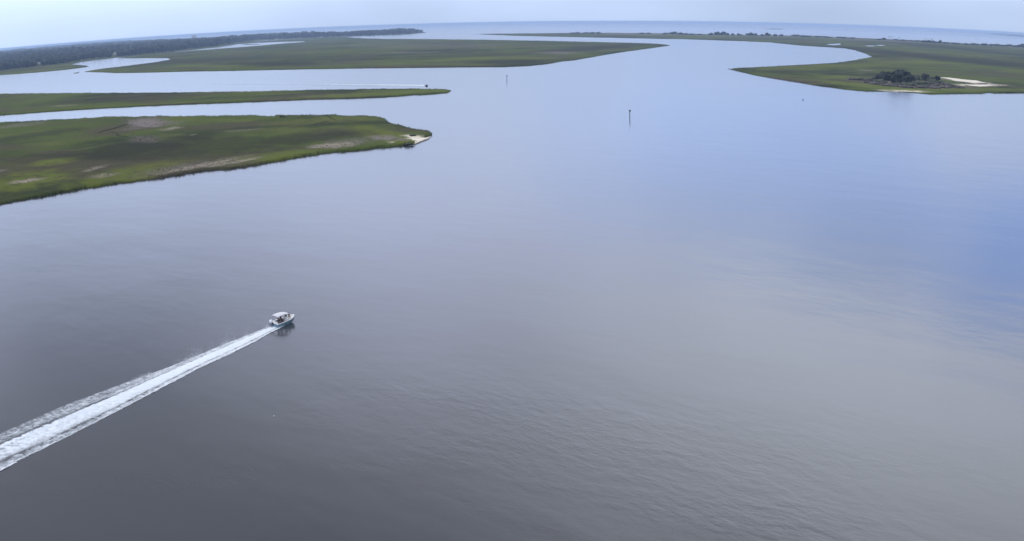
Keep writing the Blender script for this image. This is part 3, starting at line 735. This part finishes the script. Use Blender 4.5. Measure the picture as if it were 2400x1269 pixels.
def line_trees(items, label, group):
    for i_, (px, py, w, h) in enumerate(sorted(items)):
        p = at(px, py, .8); m = mpp(p)
        t = thing('beach_tree', ORD[i_]+' from left of the '+label, 'tree', p, (0, 0, random.uniform(0, 6)), group)
        W_, H_ = w*m*1.1, h*m*1.45
        b = MB(); b.tube([(0, 0, -.5), (0, 0, H_*.6)], [.3, .15], 6); b.build('trunk', M_BARK, t)
        c = MB()
        for k in range(8):
            a = random.uniform(0, 6.28); q = math.sqrt(random.random())
            c0 = (math.cos(a)*q*W_*.34, math.sin(a)*q*W_*.34, H_*(.35+.4*random.random()*(1-q*.6)))
            lump(c, c0, W_*.2, H_*.25, ICO1, .4); leaves(c, c0, W_*.22, H_*.28, 8, .7*m)
        c.build('crown', M_PINE, t)
line_trees([(1345+i*12+random.uniform(-4, 4), 79.6+i*.05, 13, 2.6+random.random()*1.2) for i in range(6)], 'tiny trees at the left end of the far beach ridge', 'beach trees at the left end of the ridge')
line_trees([(1505, 80.6, 14, 3), (1520, 80.6, 12, 3), (1560, 81.4, 16, 3.6), (1573, 81.8, 16, 4.5), (1582, 82, 14, 6), (1594, 82.2, 16, 4.5), (1606, 82.4, 16, 3.6), (1620, 82.6, 16, 3), (1640, 83, 14, 3)],
           'trees in the first dark clump on the far ridge', 'beach trees of the first clump')
line_trees([(1668, 83.6, 14, 5), (1680, 83.8, 14, 7.5), (1688, 84, 12, 6), (1697, 84, 14, 7.5), (1706, 84.2, 12, 5), (1718, 84.4, 14, 4.5), (1732, 84.6, 12, 4.5), (1752, 84.8, 16, 5), (1760, 85, 14, 7), (1772, 85.2, 14, 5), (1786, 85.4, 10, 4), (1800, 86, 13, 7), (1816, 86.2, 14, 5), (1832, 86.4, 12, 4)],
           'trees in the uneven middle clumps on the ridge', 'beach trees of the middle clumps')
line_trees([(1862+i*17+random.uniform(-5, 5), 86.6+i*.55+.6, 19, random.uniform(3, 4.6)) for i in range(9)]+[(2072, 95, 12, 4.5), (2060, 94.4, 16, 3), (2098, 96, 14, 3.6), (2116, 97, 14, 3.4), (2130, 97.6, 18, 3), (2150, 98.6, 18, 3)],
           'low beach trees left of the dark palm clump', 'beach trees left of the palm clump')
line_trees([(2166, 101, 14, 5), (2176, 102, 16, 6), (2186, 102.4, 16, 5.5), (2198, 102.6, 16, 4), (2204, 101.8, 8, 5.6), (2216, 103.4, 18, 3.4), (2240, 104.6, 22, 3.6), (2262, 106, 18, 3.4), (2285, 107.5, 22, 5), (2306, 107.6, 18, 5), (2322, 108.4, 18, 4), (2338, 109, 18, 5), (2352, 110, 18, 4), (2364, 110.6, 20, 5), (2382, 112.4, 16, 4.5), (2396, 113.4, 22, 7.5), (2415, 114.6, 20, 6)],
           'beach trees from the palm clump to the right edge', 'beach trees towards the right edge')
bush(663, 274.8, 17, 4, 'small dark bush on the back shore of the near marsh island', M_OAK, None)
bush(958, 337.2, 24, 5, 'dark green shrub on the sandy tip of the near marsh island', M_BUSH, None)
bush(968, 316.5, 18, 3.5, 'small green bush inland of the sand at the near island point', M_BUSH, None)

# beach sand at the tip of the near island
def sand_patch(pts, label, z=.35, name='sand_beach'):
    dp = densify(pts, 3, .35, 2.2); c = at(sum(p[0] for p in dp)/len(dp), sum(p[1] for p in dp)/len(dp), z+.25)
    V = [at(x, y, z) for x, y in dp]+[Vector((at(x, y).x, at(x, y).y, -.3)) for x, y in dp]+[c]
    n = len(dp); inner = [V[i].lerp(c, .35)+Vector((0, 0, .1+.06*random.random())) for i in range(n)]
    V += inner; k = 2*n+1
    F = [(i, (i+1) % n, k+(i+1) % n, k+i) for i in range(n)]+[(k+i, k+(i+1) % n, 2*n) for i in range(n)]+[(i, n+i, n+(i+1) % n, (i+1) % n) for i in range(n)]
    o = mesh_obj(name, V, F, M_SAND, smooth=True)
    bm = bmesh.new(); bm.from_mesh(o.data); bmesh.ops.recalc_face_normals(bm, faces=bm.faces); bm.to_mesh(o.data); bm.free()
    tag(o, label, kind='structure')
sand_patch([(958, 327), (975, 325), (1000, 323), (1009, 320), (1004, 325), (988, 331), (972, 338), (966, 332)], 'white sand beach at the point of the near marsh island')
sand_patch([(2202, 181.8), (2225, 182.4), (2262, 187.2), (2288, 189.0), (2314, 195.6), (2290, 196.4), (2262, 192.6), (2240, 191), (2224, 186.4)], 'bright white sand patch right of the oak hammock', 1.05, 'sand_patch')
sand_patch([(2262, 199.4), (2300, 200.2), (2330, 202.0), (2300, 203.6), (2275, 202.0)], 'smaller pale sand streak below the bright sand patch', 1.0, 'sand_patch')

# ------------------------------------------------------------------ channel markers, float, masts
def marker(px, base, top, sign, label):
    p = at(px, base); m = mpp(p); h = (base-top)*m
    t = thing('channel_marker', label, 'channel marker', p, (0, 0, -math.atan2(p.x, p.y)))
    b = MB()
    r = .18
    b.tube([(0, 0, -2), (0, 0, h*.5), (.05, 0, h*.93)], [r*1.1, r, r*.9], 12); b.build('pile', M_WOOD, t)
    b = MB(); s = .58
    b.box((.06, -.32, h*.86), (s*1.5, .09, s*1.5), 0, .02); b.build('sign_board', M_SIGN_G if sign == 'g' else M_SIGN_R, t)
    b = MB(); b.box((.06, .30, h*.86), (s*1.5, .07, s*1.5), 0, .02); b.build('sign_board', M_SIGN_G if sign == 'g' else M_SIGN_R, t)
    b = MB(); b.box((.05, 0, h*.95), (1.3, .9, .08), 0, .05); b.build('platform', M_WOOD, t)
    b = MB(); b.tube([(.05, 0, h*.95), (.05, 0, h*1.0)], [.12, .1], 8); b.build('lamp', M_DARK, t)
    b = MB(); b.tube([(0, 0, -.5), (0, 0, .9)], [r*1.22, r*1.18], 12); b.build('tide_band', M_DARK, t)
    return t
marker(1476, 275.5, 258.5, 'g', 'nearer dark channel marker pile with a square sign board, right of the photo centre')
marker(1188, 189, 177, 'r', 'farther faint channel marker pile standing beyond the far boat')
def float_buoy(px, py, r, material, label, name):
    p = at(px, py)
    t = thing(name, label, 'buoy', p)
    b = MB()
    b.loft([[(math.cos(a)*q, math.sin(a)*q, z) for a in [i*math.pi/6 for i in range(12)]] for q, z in ((r*.5, -r*.6), (r, -r*.1), (r, r*.5), (r*.6, r*1.1), (r*.25, r*1.5))])
    b.build('body', material, t, True)
    b = MB(); b.tube([(0, 0, r*1.4), (0, 0, r*2.6)], r*.14, 6); b.build('staff', M_WOOD, t)
float_buoy(1882, 235, .42, M_DARK, 'small dark buoy in open water off the right marsh', 'buoy')
float_buoy(641.5, 976, .09, M_CANVAS, 'tiny white float alone in the dark water below the boat', 'float')
def mast(px, base, top, label):
    p = at(px, base, 3); m = mpp(p); h = (base-top)*m; t = thing('mast', label, 'mast', p)
    b = MB()
    for k in range(3):
        a = k*2.094; b.tube([(math.cos(a)*h*.05, math.sin(a)*h*.05, 0), (math.cos(a)*.5, math.sin(a)*.5, h)], [1.3, .6], 6)
    b.build('legs', M_GREYP, t)['kind'] = 'stuff'
    b = MB()
    for k in range(1, 6):
        z = h*k/6; q = h*.05*(1-k/6)+.5
        b.tube([(math.cos(a)*q, math.sin(a)*q, z) for a in (0, 2.094, 4.189, 0)], .35, 5)
    b.build('braces', M_GREYP, t)['kind'] = 'stuff'
mast(2351, 81.5, 73, 'thin pale mast on the distant right coast')
mast(2391, 84, 76.5, 'short pale mast at the right edge on the distant coast')

# ------------------------------------------------------------------ people
def person(joints, radii, bones, loc, rz, label, top_m, low_m, split, hair=True, parent_scale=1.0, hand_dirs=None):
    """one skinned body; joints in metres, seat or feet on the surface they use"""
    me = bpy.data.meshes.new('body'); me.from_pydata([tuple(j) for j in joints], bones, []); me.update()
    o = bpy.data.objects.new('person', me); COL.objects.link(o)
    sk = o.modifiers.new('skin', 'SKIN'); ss = o.modifiers.new('sub', 'SUBSURF'); ss.levels = 1; ss.render_levels = 1
    sv = me.skin_vertices[0].data
    for i, r in enumerate(radii):
        sv[i].radius = r if isinstance(r, tuple) else (r, r); sv[i].use_root = (i == 0)
    dg = bpy.context.evaluated_depsgraph_get(); dg.update()
    ev = bpy.data.meshes.new_from_object(o.evaluated_get(dg))
    o.modifiers.clear(); o.data = ev
    # fingers
    bm = bmesh.new(); bm.from_mesh(ev)
    for hj, fj in ((6, 5), (9, 8)):
        h, w = Vector(joints[hj]), Vector(joints[fj]); d = (h-w).normalized(); side = d.cross(Vector((0, 0, 1)))
        side = side.normalized() if side.length > .1 else Vector((0, 1, 0)); dn_ = Vector((0, 0, -1))
        for k, (off, ln) in enumerate(((-.03, .062), (-.01, .075), (.01, .08), (.03, .07), (.045, .05))):
            mb = MB(); b0 = h+side*off+d*(.02 if k < 4 else -.03)
            dd = d if k < 4 else (d+side*.9).normalized()
            mb.tube([b0, b0+dd*ln*.55, b0+dd*ln*.8+dn_*ln*.35], [.010, .009, .006], 5)
            vs = [bm.verts.new(v) for v in mb.v]
            for f in mb.f:
                try: bm.faces.new([vs[i] for i in f])
                except ValueError: pass
    bm.to_mesh(ev); bm.free()
    for m in (M_SKIN, top_m, low_m): ev.materials.append(m)
    for p in ev.polygons:
        z = p.center.z; c = p.center; p.use_smooth = True
        hd = Vector(joints[3])
        mi = 0
        if z < split[0]: mi = 2
        elif z < split[1]: mi = 1
        if z < split[2]: mi = 0
        for hj, fj in ((6, 5), (9, 8)):
            if (c-Vector(joints[hj])).length < .30: mi = 0
        p.material_index = mi
    # head with face, ears and hair
    hp = Vector(joints[3])
    mb = MB()
    vs = []
    for v in ICO2[0]:
        s = Vector((v.x*.098, v.y*.078, v.z*.118))
        if v.x > .75 and abs(v.y) < .35 and -.35 < v.z < .15: s.x += .018
        if v.z < -.5: s.y *= .82
        vs.append(hp+s)
    mb.add(vs, ICO2[1]); hd = mb.build('head', M_SKIN, o, True)
    for sgn in (-1, 1):
        mb = MB(); mb.add([hp+Vector((v.x*.02, sgn*.08+v.y*.012, v.z*.032)) for v in ICO1[0]], ICO1[1]); mb.build('ear', M_SKIN, o, True)
    for sgn in (-1, 1):
        mb = MB(); mb.add([hp+Vector((.088+v.x*.012, sgn*.032+v.y*.014, .005+v.z*.009)) for v in ICO1[0]], ICO1[1]); mb.build('eye', M_DARK, o, True)
    mb = MB(); mb.box(hp+Vector((.091, 0, -.055)), (.012, .045, .008)); mb.build('mouth', M_MAROON, o)
    mb = MB(); mb.add([hp+Vector((-.014+v.x*.104, v.y*.088, .022+v.z*.112)) for v in ICO2[0] if True], [f for f in ICO2[1] if sum(ICO2[0][i].z for i in f) > -.6 and (sum(ICO2[0][i].x for i in f) < 1.3 or sum(ICO2[0][i].z for i in f) > 1.6)])
    mb.build('hair', M_HAIR, o, True)
    o.name = 'person'; o['label'] = label; o['category'] = 'person'
    return o
BONES = [(0, 1), (1, 2), (2, 3), (2, 4), (4, 5), (5, 6), (2, 7), (7, 8), (8, 9), (0, 10), (10, 11), (11, 12), (12, 13), (0, 14), (14, 15), (15, 16), (16, 17)]
RAD = [(.15, .12), (.13, .10), (.085, .07), (.05, .05), (.052, .052), (.042, .042), (.03, .045), (.052, .052), (.042, .042), (.03, .045),
       (.095, .095), (.065, .065), (.045, .045), (.04, .03), (.095, .095), (.065, .065), (.045, .045), (.04, .03)]
def standing(lean=0.0, reach=.35):
    return [(0, 0, .95), (.03, 0, 1.2), (.05+lean, 0, 1.46), (.07+lean, 0, 1.64), (.06+lean, .20, 1.40), (.16+lean, .25, 1.13), (.16+reach, .14, 1.12),
            (.06+lean, -.20, 1.40), (.16+lean, -.25, 1.13), (.16+reach, -.14, 1.12),
            (0, .10, .88), (.05, .13, .50), (0, .14, .08), (.16, .15, .04), (0, -.10, .88), (.05, -.13, .50), (0, -.14, .08), (.16, -.15, .04)]
def seated(reach=.3):
    return [(0, 0, .52), (-.02, 0, .78), (.0, 0, 1.02), (.03, 0, 1.20), (.0, .20, .97), (.10, .25, .74), (.12+reach, .14, .64),
            (.0, -.20, .97), (.10, -.25, .74), (.12+reach, -.14, .64),
            (.08, .10, .52), (.46, .13, .50), (.48, .14, .09), (.62, .15, .04), (.08, -.10, .52), (.46, -.13, .50), (.48, -.14, .09), (.62, -.15, .04)]

# ------------------------------------------------------------------ the motor boat
stern_px, bow_px = (640.5, 766), (690, 738)
A = at(*stern_px); B = at(bow_px[0], bow_px[1], 1.15)
A = Vector((A.x, A.y, 0)); B = Vector((B.x, B.y, 0))
head = math.atan2((B-A).y, (B-A).x); LEN = (B-A).length
print('boat length', round(LEN, 2), 'range', round(A.length, 1), 'heading', round(math.degrees(head), 1))
ctr = (A+B)/2
boat = thing('motor_boat', 'white open motor boat with teal hull side and pale canopy speeding right', 'boat', (ctr.x, ctr.y, .02), (0, R_(-3.2), head))
bpy.context.view_layer.update()
HL = LEN/2
def hb(t):        # half beam at the gunwale, t 0 stern .. 1 bow
    return 1.22*(1-max(0, (t-.45)/.55)**2.4)**.75 if t < 1 else 0.02
stations = [0, .12, .25, .4, .5, .6, .7, .78, .85, .91, .96, .99, 1.0]
def sheer(t): return .64+.42*t*t
hull, deck, inner = [], [], []
for t in stations:
    x_ = -HL+t*2*HL; g = max(hb(t), .03); sh = sheer(t); keel = -.42+.95*max(0, (t-.62)/.38)**2.2; ch = -.06+.55*max(0, (t-.5)/.5)**2
    cb = g*(.88-.25*t)
    hull.append([(x_, g, sh), (x_, g*1.015, sh-.12), (x_-0.02, cb, ch), (x_-.03, 0, min(keel, ch-.02)), (x_-.02, -cb, ch), (x_, -g*1.015, sh-.12), (x_, -g, sh)])
mb = MB(); mb.loft(hull, close=False, cap=False)
mb.add(hull[0], [(0, 1, 2, 3, 4, 5, 6)])
ho = mb.build('hull', M_TEAL, boat)
bm = bmesh.new(); bm.from_mesh(ho.data); bmesh.ops.recalc_face_normals(bm, faces=bm.faces); bm.to_mesh(ho.data); bm.free()
# white gunwale, liner and cockpit sole
rings = []
for t in stations:
    x_ = -HL+t*2*HL; g = max(hb(t), .03); sh = sheer(t); wi = max(g-.20, .01)
    fl = .34 if t < .66 else sh-.16
    rings.append([(x_, g+.015, sh-.04), (x_, g+.015, sh+.035), (x_, wi, sh+.035), (x_, wi*.97, fl), (x_, 0, fl+.01), (x_, -wi*.97, fl), (x_, -wi, sh+.035), (x_, -g-.015, sh+.035), (x_, -g-.015, sh-.04)])
mb = MB(); mb.loft(rings, close=False, cap=False); mb.build('deck_liner', M_GEL, boat)
# stern wall and splash well
mb = MB(); mb.box((-HL+.22, 0, .62), (.4, 2.1, .34), 0, .2); mb.build('transom', M_GEL, boat)
mb = MB(); mb.box((-HL+.62, 0, .60), (.42, 1.6, .30), 0, .2); mb.build('stern_bench', M_GEL, boat)
mb = MB(); mb.box((HL*.52, 0, sheer(.76)-.03), (1.5, 1.2, .16), 0, .5); mb.build('bow_cushion', M_GEL, boat)
mb = MB(); mb.box((.55, 0, .78), (.75, .85, .9), 0, .25); co = mb.build('console', M_GEL, boat)
mb = MB(); mb.add([(.62, -.4, 1.2), (.62, .4, 1.2), (.42, .36, 1.58), (.42, -.36, 1.58), (.60, -.4, 1.2), (.60, .4, 1.2), (.40, .36, 1.58), (.40, -.36, 1.58)], [(0, 1, 2, 3), (7, 6, 5, 4), (0, 4, 5, 1), (3, 2, 6, 7)]); mb.build('windscreen', M_WIND, boat)
mb = MB(); mb.tube([(.20+.17*0, math.cos(a)*.17, 1.16+math.sin(a)*.17) for a in [i*math.pi/5 for i in range(11)]], .018, 6); mb.build('steering_wheel', M_DARK, boat)
mb = MB(); mb.box((-.62, 0, .62), (.62, 1.15, .52), 0, .25); mb.box((-.86, 0, 1.02), (.14, 1.1, .34), 0, .3); mb.build('helm_seat', M_DARK, boat)
mb = MB(); mb.box((1.12, 0, .58), (.45, .8, .5), 0, .25); mb.build('console_seat', M_DARK, boat)
for sy in (-1, 1):
    mb = MB(); mb.box((-1.7, sy*.80, .66), (1.3, .22, .16), 0, .2); mb.build('side_cushion', M_DARK, boat)
# canopy
cx0, cl, cw, cz = -.62, 2.5, 2.05, 1.66
rr = []
for i in range(9):
    u = i/8; x_ = cx0-cl/2+u*cl; cr_ = .16*(1-(2*u-1)**2)
    rr.append([(x_, cw/2*math.sin(a), cz+cr_+.24*math.cos(a)) for a in [(-1+2*j/8)*1.15 for j in range(9)]]+[(x_, cw/2*math.sin(a), cz+cr_+.24*math.cos(a)-.03) for a in [(1-2*j/8)*1.15 for j in range(9)]])
mb = MB(); mb.loft(rr); mb.build('canopy', M_CANVAS, boat, True)
for sx, dx in ((cx0-cl*.46, .55), (cx0+cl*.44, -.45)):
    for sy in (-1, 1):
        mb = MB(); mb.tube([(sx+dx, sy*1.10, .78), (sx+dx*.4, sy*1.08, 1.5), (sx, sy*1.02, cz+.08)], .022, 6); mb.build('canopy_pole', M_ALU, boat)
for sy in (-1, 1):
    mb = MB(); pts = [(HL*(-.05+.95*k/8), sy*(hb(.5-.025+.475*k/8)*.93), sheer(.5+.45*k/8)+.04+.18*math.sin(math.pi*k/8)**.4) for k in range(9)]
    mb.tube(pts, .018, 6); mb.build('bow_rail', M_ALU, boat)
# outboard motor
mb = MB(); mb.loft([[(-HL-.38+math.cos(a)*.34*q, math.sin(a)*.22*q, z) for a in [i*math.pi/6 for i in range(12)]] for q, z in ((.7, .88), (1, .98), (1.02, 1.2), (.9, 1.36), (.45, 1.43))]); mo = mb.build('outboard_motor', M_GEL, boat, True)
mb = MB(); mb.box((-HL-.34, 0, .42), (.24, .16, .95), 0, .3); mb.build('leg', M_GREYP, mo)
mb = MB(); mb.box((-HL-.12, 0, .72), (.26, .3, .34), 0, .1); mb.build('bracket', M_DARK, mo)
mb = MB()
for k in range(3):
    a = k*2.094; mb.add([(-HL-.62, 0, -.12), (-HL-.60, math.cos(a)*.17-.04, -.12+math.sin(a)*.17), (-HL-.56, math.cos(a+.5)*.17, -.12+math.sin(a+.5)*.17), (-HL-.64, math.cos(a+.25)*.1, -.12+math.sin(a+.25)*.1)], [(0, 1, 2), (0, 2, 3)])
mb.build('propeller', M_ALU, mo)

BM = boat.matrix_world.copy()
def aboard(o, x_, y_, z_, rz=0):
    p = BM @ Vector((x_, y_, z_)); o.location = p; o.rotation_euler = (0, R_(-3.2), head+rz)
p1 = person(seated(.3), RAD, BONES, None, 0, 'person in dark clothes seated at the wheel under the boat canopy', M_NAVY, M_CHAR, (.62, 1.05, .30)); aboard(p1, -.52, .12, .40)
p2 = person(seated(.25), RAD, BONES, None, 0, 'person in a dark top seated near the stern behind the canopy', M_CHAR, M_NAVY, (.62, 1.05, .30)); aboard(p2, -1.75, -.72, .27, .2)
p3 = person(seated(.2), RAD, BONES, None, 0, 'person in a dark plum top seated in front of the boat console', M_MAROON, M_CHAR, (.62, 1.05, .30)); aboard(p3, 1.12, -.1, .40, .1)

# ------------------------------------------------------------------ wakes
WK = [(-420, 1205, 1248, 1300, 1338), (-200, 1105, 1140, 1184, 1212), (0, 1016, 1043, 1081, 1104), (134, 957, 985, 1021, 1038), (268, 906, 929, 956, 970), (402, 858.5, 870, 888, 899), (470, 831, 840, 855, 863), (536, 803, 812, 824, 833), (600, 779, 784, 793.5, 801), (625, 769.5, 772, 781, 786), (640, 764.5, 766, 773.5, 778), (655, 759, 760, 766, 770.5), (664, 757, 758, 762.5, 766), (671, 756.5, 757, 759.5, 761.5)]
NU, NV = 620, 44
vs, uvs = [], []
dist = 0.0; prev = None; cols = []
for i in range(NU+1):
    px = 671-(671+420)*(i/NU)
    y0, y1, y2, y3 = (lerp_tab(WK, px, k) for k in (1, 2, 3, 4))
    mid = at(px, (y1+y2)/2)
    if prev is not None: dist += (mid-prev).length
    prev = mid
    for j in range(NV+1):
        v = j/NV
        y = y0+(y1-y0)*v/.33 if v < .33 else (y1+(y2-y1)*(v-.33)/.42 if v < .75 else y2+(y3-y2)*(v-.75)/.25)
        g = at(px, y)
        fade = min(1, dist/6)*max(.35, 1-dist/260)
        core = math.exp(-((v-.50)/.14)**2)*.16+math.exp(-((v-.36)/.03)**2)*.10+math.exp(-((v-.965)/.03)**2)*.05+math.exp(-((v-.05)/.04)**2)*.10-math.exp(-((v-.32)/.02)**2)*.03
        z = .03+max(0, core)*fade+fade*.09*noise.fractal(Vector((g.x*.9, g.y*.9, 0)), 1, 2, 4)*(1 if .3 < v < .95 else .5)
        if j in (0, NV): z = .012
        vs.append((g.x, g.y, max(z, .012))); uvs.append((dist, v))
fs = [(i*(NV+1)+j, i*(NV+1)+j+1, (i+1)*(NV+1)+j+1, (i+1)*(NV+1)+j) for i in range(NU) for j in range(NV)]
wk = mesh_obj('wake', vs, fs, M_FOAM, smooth=True)
uvl = wk.data.uv_layers.new(name='UVMap')
for lp in wk.data.loops: uvl.data[lp.index].uv = uvs[lp.vertex_index]
if wk.data.polygons[0].normal.z < 0: wk.data.flip_normals()
tag(wk, 'long white foaming wake trailing from the motor boat to the left edge', 'wake', kind='stuff')
# drifting droplets along the far edge of the wake
dm = MB()
for k in range(9000):
    u = random.random()**1.3; px = 640-u*330
    y0 = lerp_tab(WK, px, 1)
    d = random.expovariate(1/(3.5+5*math.sin(math.pi*min(1, u*1.2))))
    if fbm(px, 0, .03, 2, 8)+.25 < random.random()*.8: continue
    g = at(px+random.uniform(-3, 3), y0-d*.4+1); g.z = .05+min(1.5, d*.05*random.random()); r = random.uniform(.010, .028)
    dm.add([g+Vector(q)*r for q in ((1, 0, 0), (-.5, .87, 0), (-.5, -.87, 0), (0, 0, 1.2))], [(0, 1, 3), (1, 2, 3), (2, 0, 3), (2, 1, 0)])
do = dm.build('drifting_spray', M_SPRAY); tag(do, 'thin drifting spray along the far edge of the boat wake', 'spray', kind='stuff')
# bright lip of a wave at the near edge of the wake by the left border
mb = MB(); pts = [(-30, 1117), (0, 1103.5), (8, 1098.5), (16, 1095), (26, 1090), (33, 1086), (41, 1083.5)]
mb.tube([at(x_, y_, .09+.04*math.sin(x_*.9)) for x_, y_ in pts], [.05, .07, .12, .05, .10, .08, .02], 6)
lo_ = mb.build('wave_lip', M_SPRAY, smooth=True); tag(lo_, 'thin bright wave lip at the near edge of the wake by the left border', 'foam', kind='stuff')

# far watercraft with its rider and wake
P0 = at(996.5, 202.3); P1 = at(1003.5, 202.6)
jh = math.atan2((P1-P0).y, (P1-P0).x)
js = thing('jet_ski', 'tiny dark jet ski with a rider crossing far off behind the marsh strip', 'jet ski', ((P0+P1)/2), (0, R_(-4), jh))
mb = MB()
jl = 1.75
jr = []
for t in (0, .15, .4, .65, .85, 1):
    x_ = -jl+2*jl*t; g = .6*(1-max(0, (t-.5)/.5)**2)+.03; z_ = .42+.25*t
    jr.append([(x_, g, z_-.12), (x_, g*.6, z_+.08), (x_, -g*.6, z_+.08), (x_, -g, z_-.12), (x_, -g*.6, -.1), (x_, 0, -.22+.3*t*t), (x_, g*.6, -.1)])
mb.loft(jr); mb.build('hull', M_CHAR, js)
mb = MB(); mb.box((-.5, 0, .78), (1.3, .42, .3), 0, .3); mb.build('seat', M_DARK, js)
mb = MB(); mb.box((.55, 0, .85), (.5, .45, .4), 0, .3); mb.tube([(.35, -.4, 1.12), (.42, 0, 1.15), (.35, .4, 1.12)], .03, 6); mb.build('handlebar', M_DARK, js)
bpy.context.view_layer.update()
p4 = person(seated(.3), RAD, BONES, None, 0, 'rider in dark clothes sitting on the far jet ski', M_NAVY, M_CHAR, (.62, 1.05, .30))
p4.location = js.matrix_world @ Vector((-.45, 0, .46)); p4.rotation_euler = (0, 0, jh)
vs, uvs, fs = [], [], []
NU2, NV2 = 160, 10; dist = 0; prev = None
for i in range(NU2+1):
    u = i/NU2; px = 994.5-u*500; yc = 200.9-2.7*(1-(1-u))**.8-.9*u*u; g0 = at(px, yc); hwpx = .95+.5*u
    if prev is not None: dist += (g0-prev).length
    prev = g0
    for j in range(NV2+1):
        v = j/NV2; g = at(px, yc+(v*2-1)*hwpx); vs.append((g.x, g.y, .02+.22*math.sin(math.pi*v)*(1-u))); uvs.append((dist, v))
fs = [(i*(NV2+1)+j, i*(NV2+1)+j+1, (i+1)*(NV2+1)+j+1, (i+1)*(NV2+1)+j) for i in range(NU2) for j in range(NV2)]
w2 = mesh_obj('wake', vs, fs, M_FOAM2, smooth=True)
uvl = w2.data.uv_layers.new(name='UVMap')
for lp in w2.data.loops: uvl.data[lp.index].uv = uvs[lp.vertex_index]
if w2.data.polygons[0].normal.z < 0: w2.data.flip_normals()
tag(w2, 'thin white wake line trailing left behind the far jet ski', 'wake', kind='stuff')

# ------------------------------------------------------------------ the air
HZ = SEA_R+150
vb = [(sx*HZ, sy*HZ, z) for z in (-1.5, CAM_H+1.5) for sx, sy in ((-1, -1), (1, -1), (1, 1), (-1, 1))]
hz = mesh_obj('haze', vb, [(3, 2, 1, 0), (4, 5, 6, 7), (0, 1, 5, 4), (1, 2, 6, 5), (2, 3, 7, 6), (3, 0, 4, 7)], [])
hm = bpy.data.materials.new('sea_haze'); hm.use_nodes = True; t_ = hm.node_tree; t_.nodes.clear()
pv = t_.nodes.new('ShaderNodeVolumePrincipled'); pv.inputs['Color'].default_value = (.50, .68, 1.0, 1); pv.inputs['Density'].default_value = 0.78e-4; pv.inputs['Anisotropy'].default_value = .0
ou = t_.nodes.new('ShaderNodeOutputMaterial'); t_.links.new(pv.outputs[0], ou.inputs['Volume'])
hz.data.materials.append(hm)
tag(hz, 'pale blue sea haze lying over the whole estuary', kind='stuff')
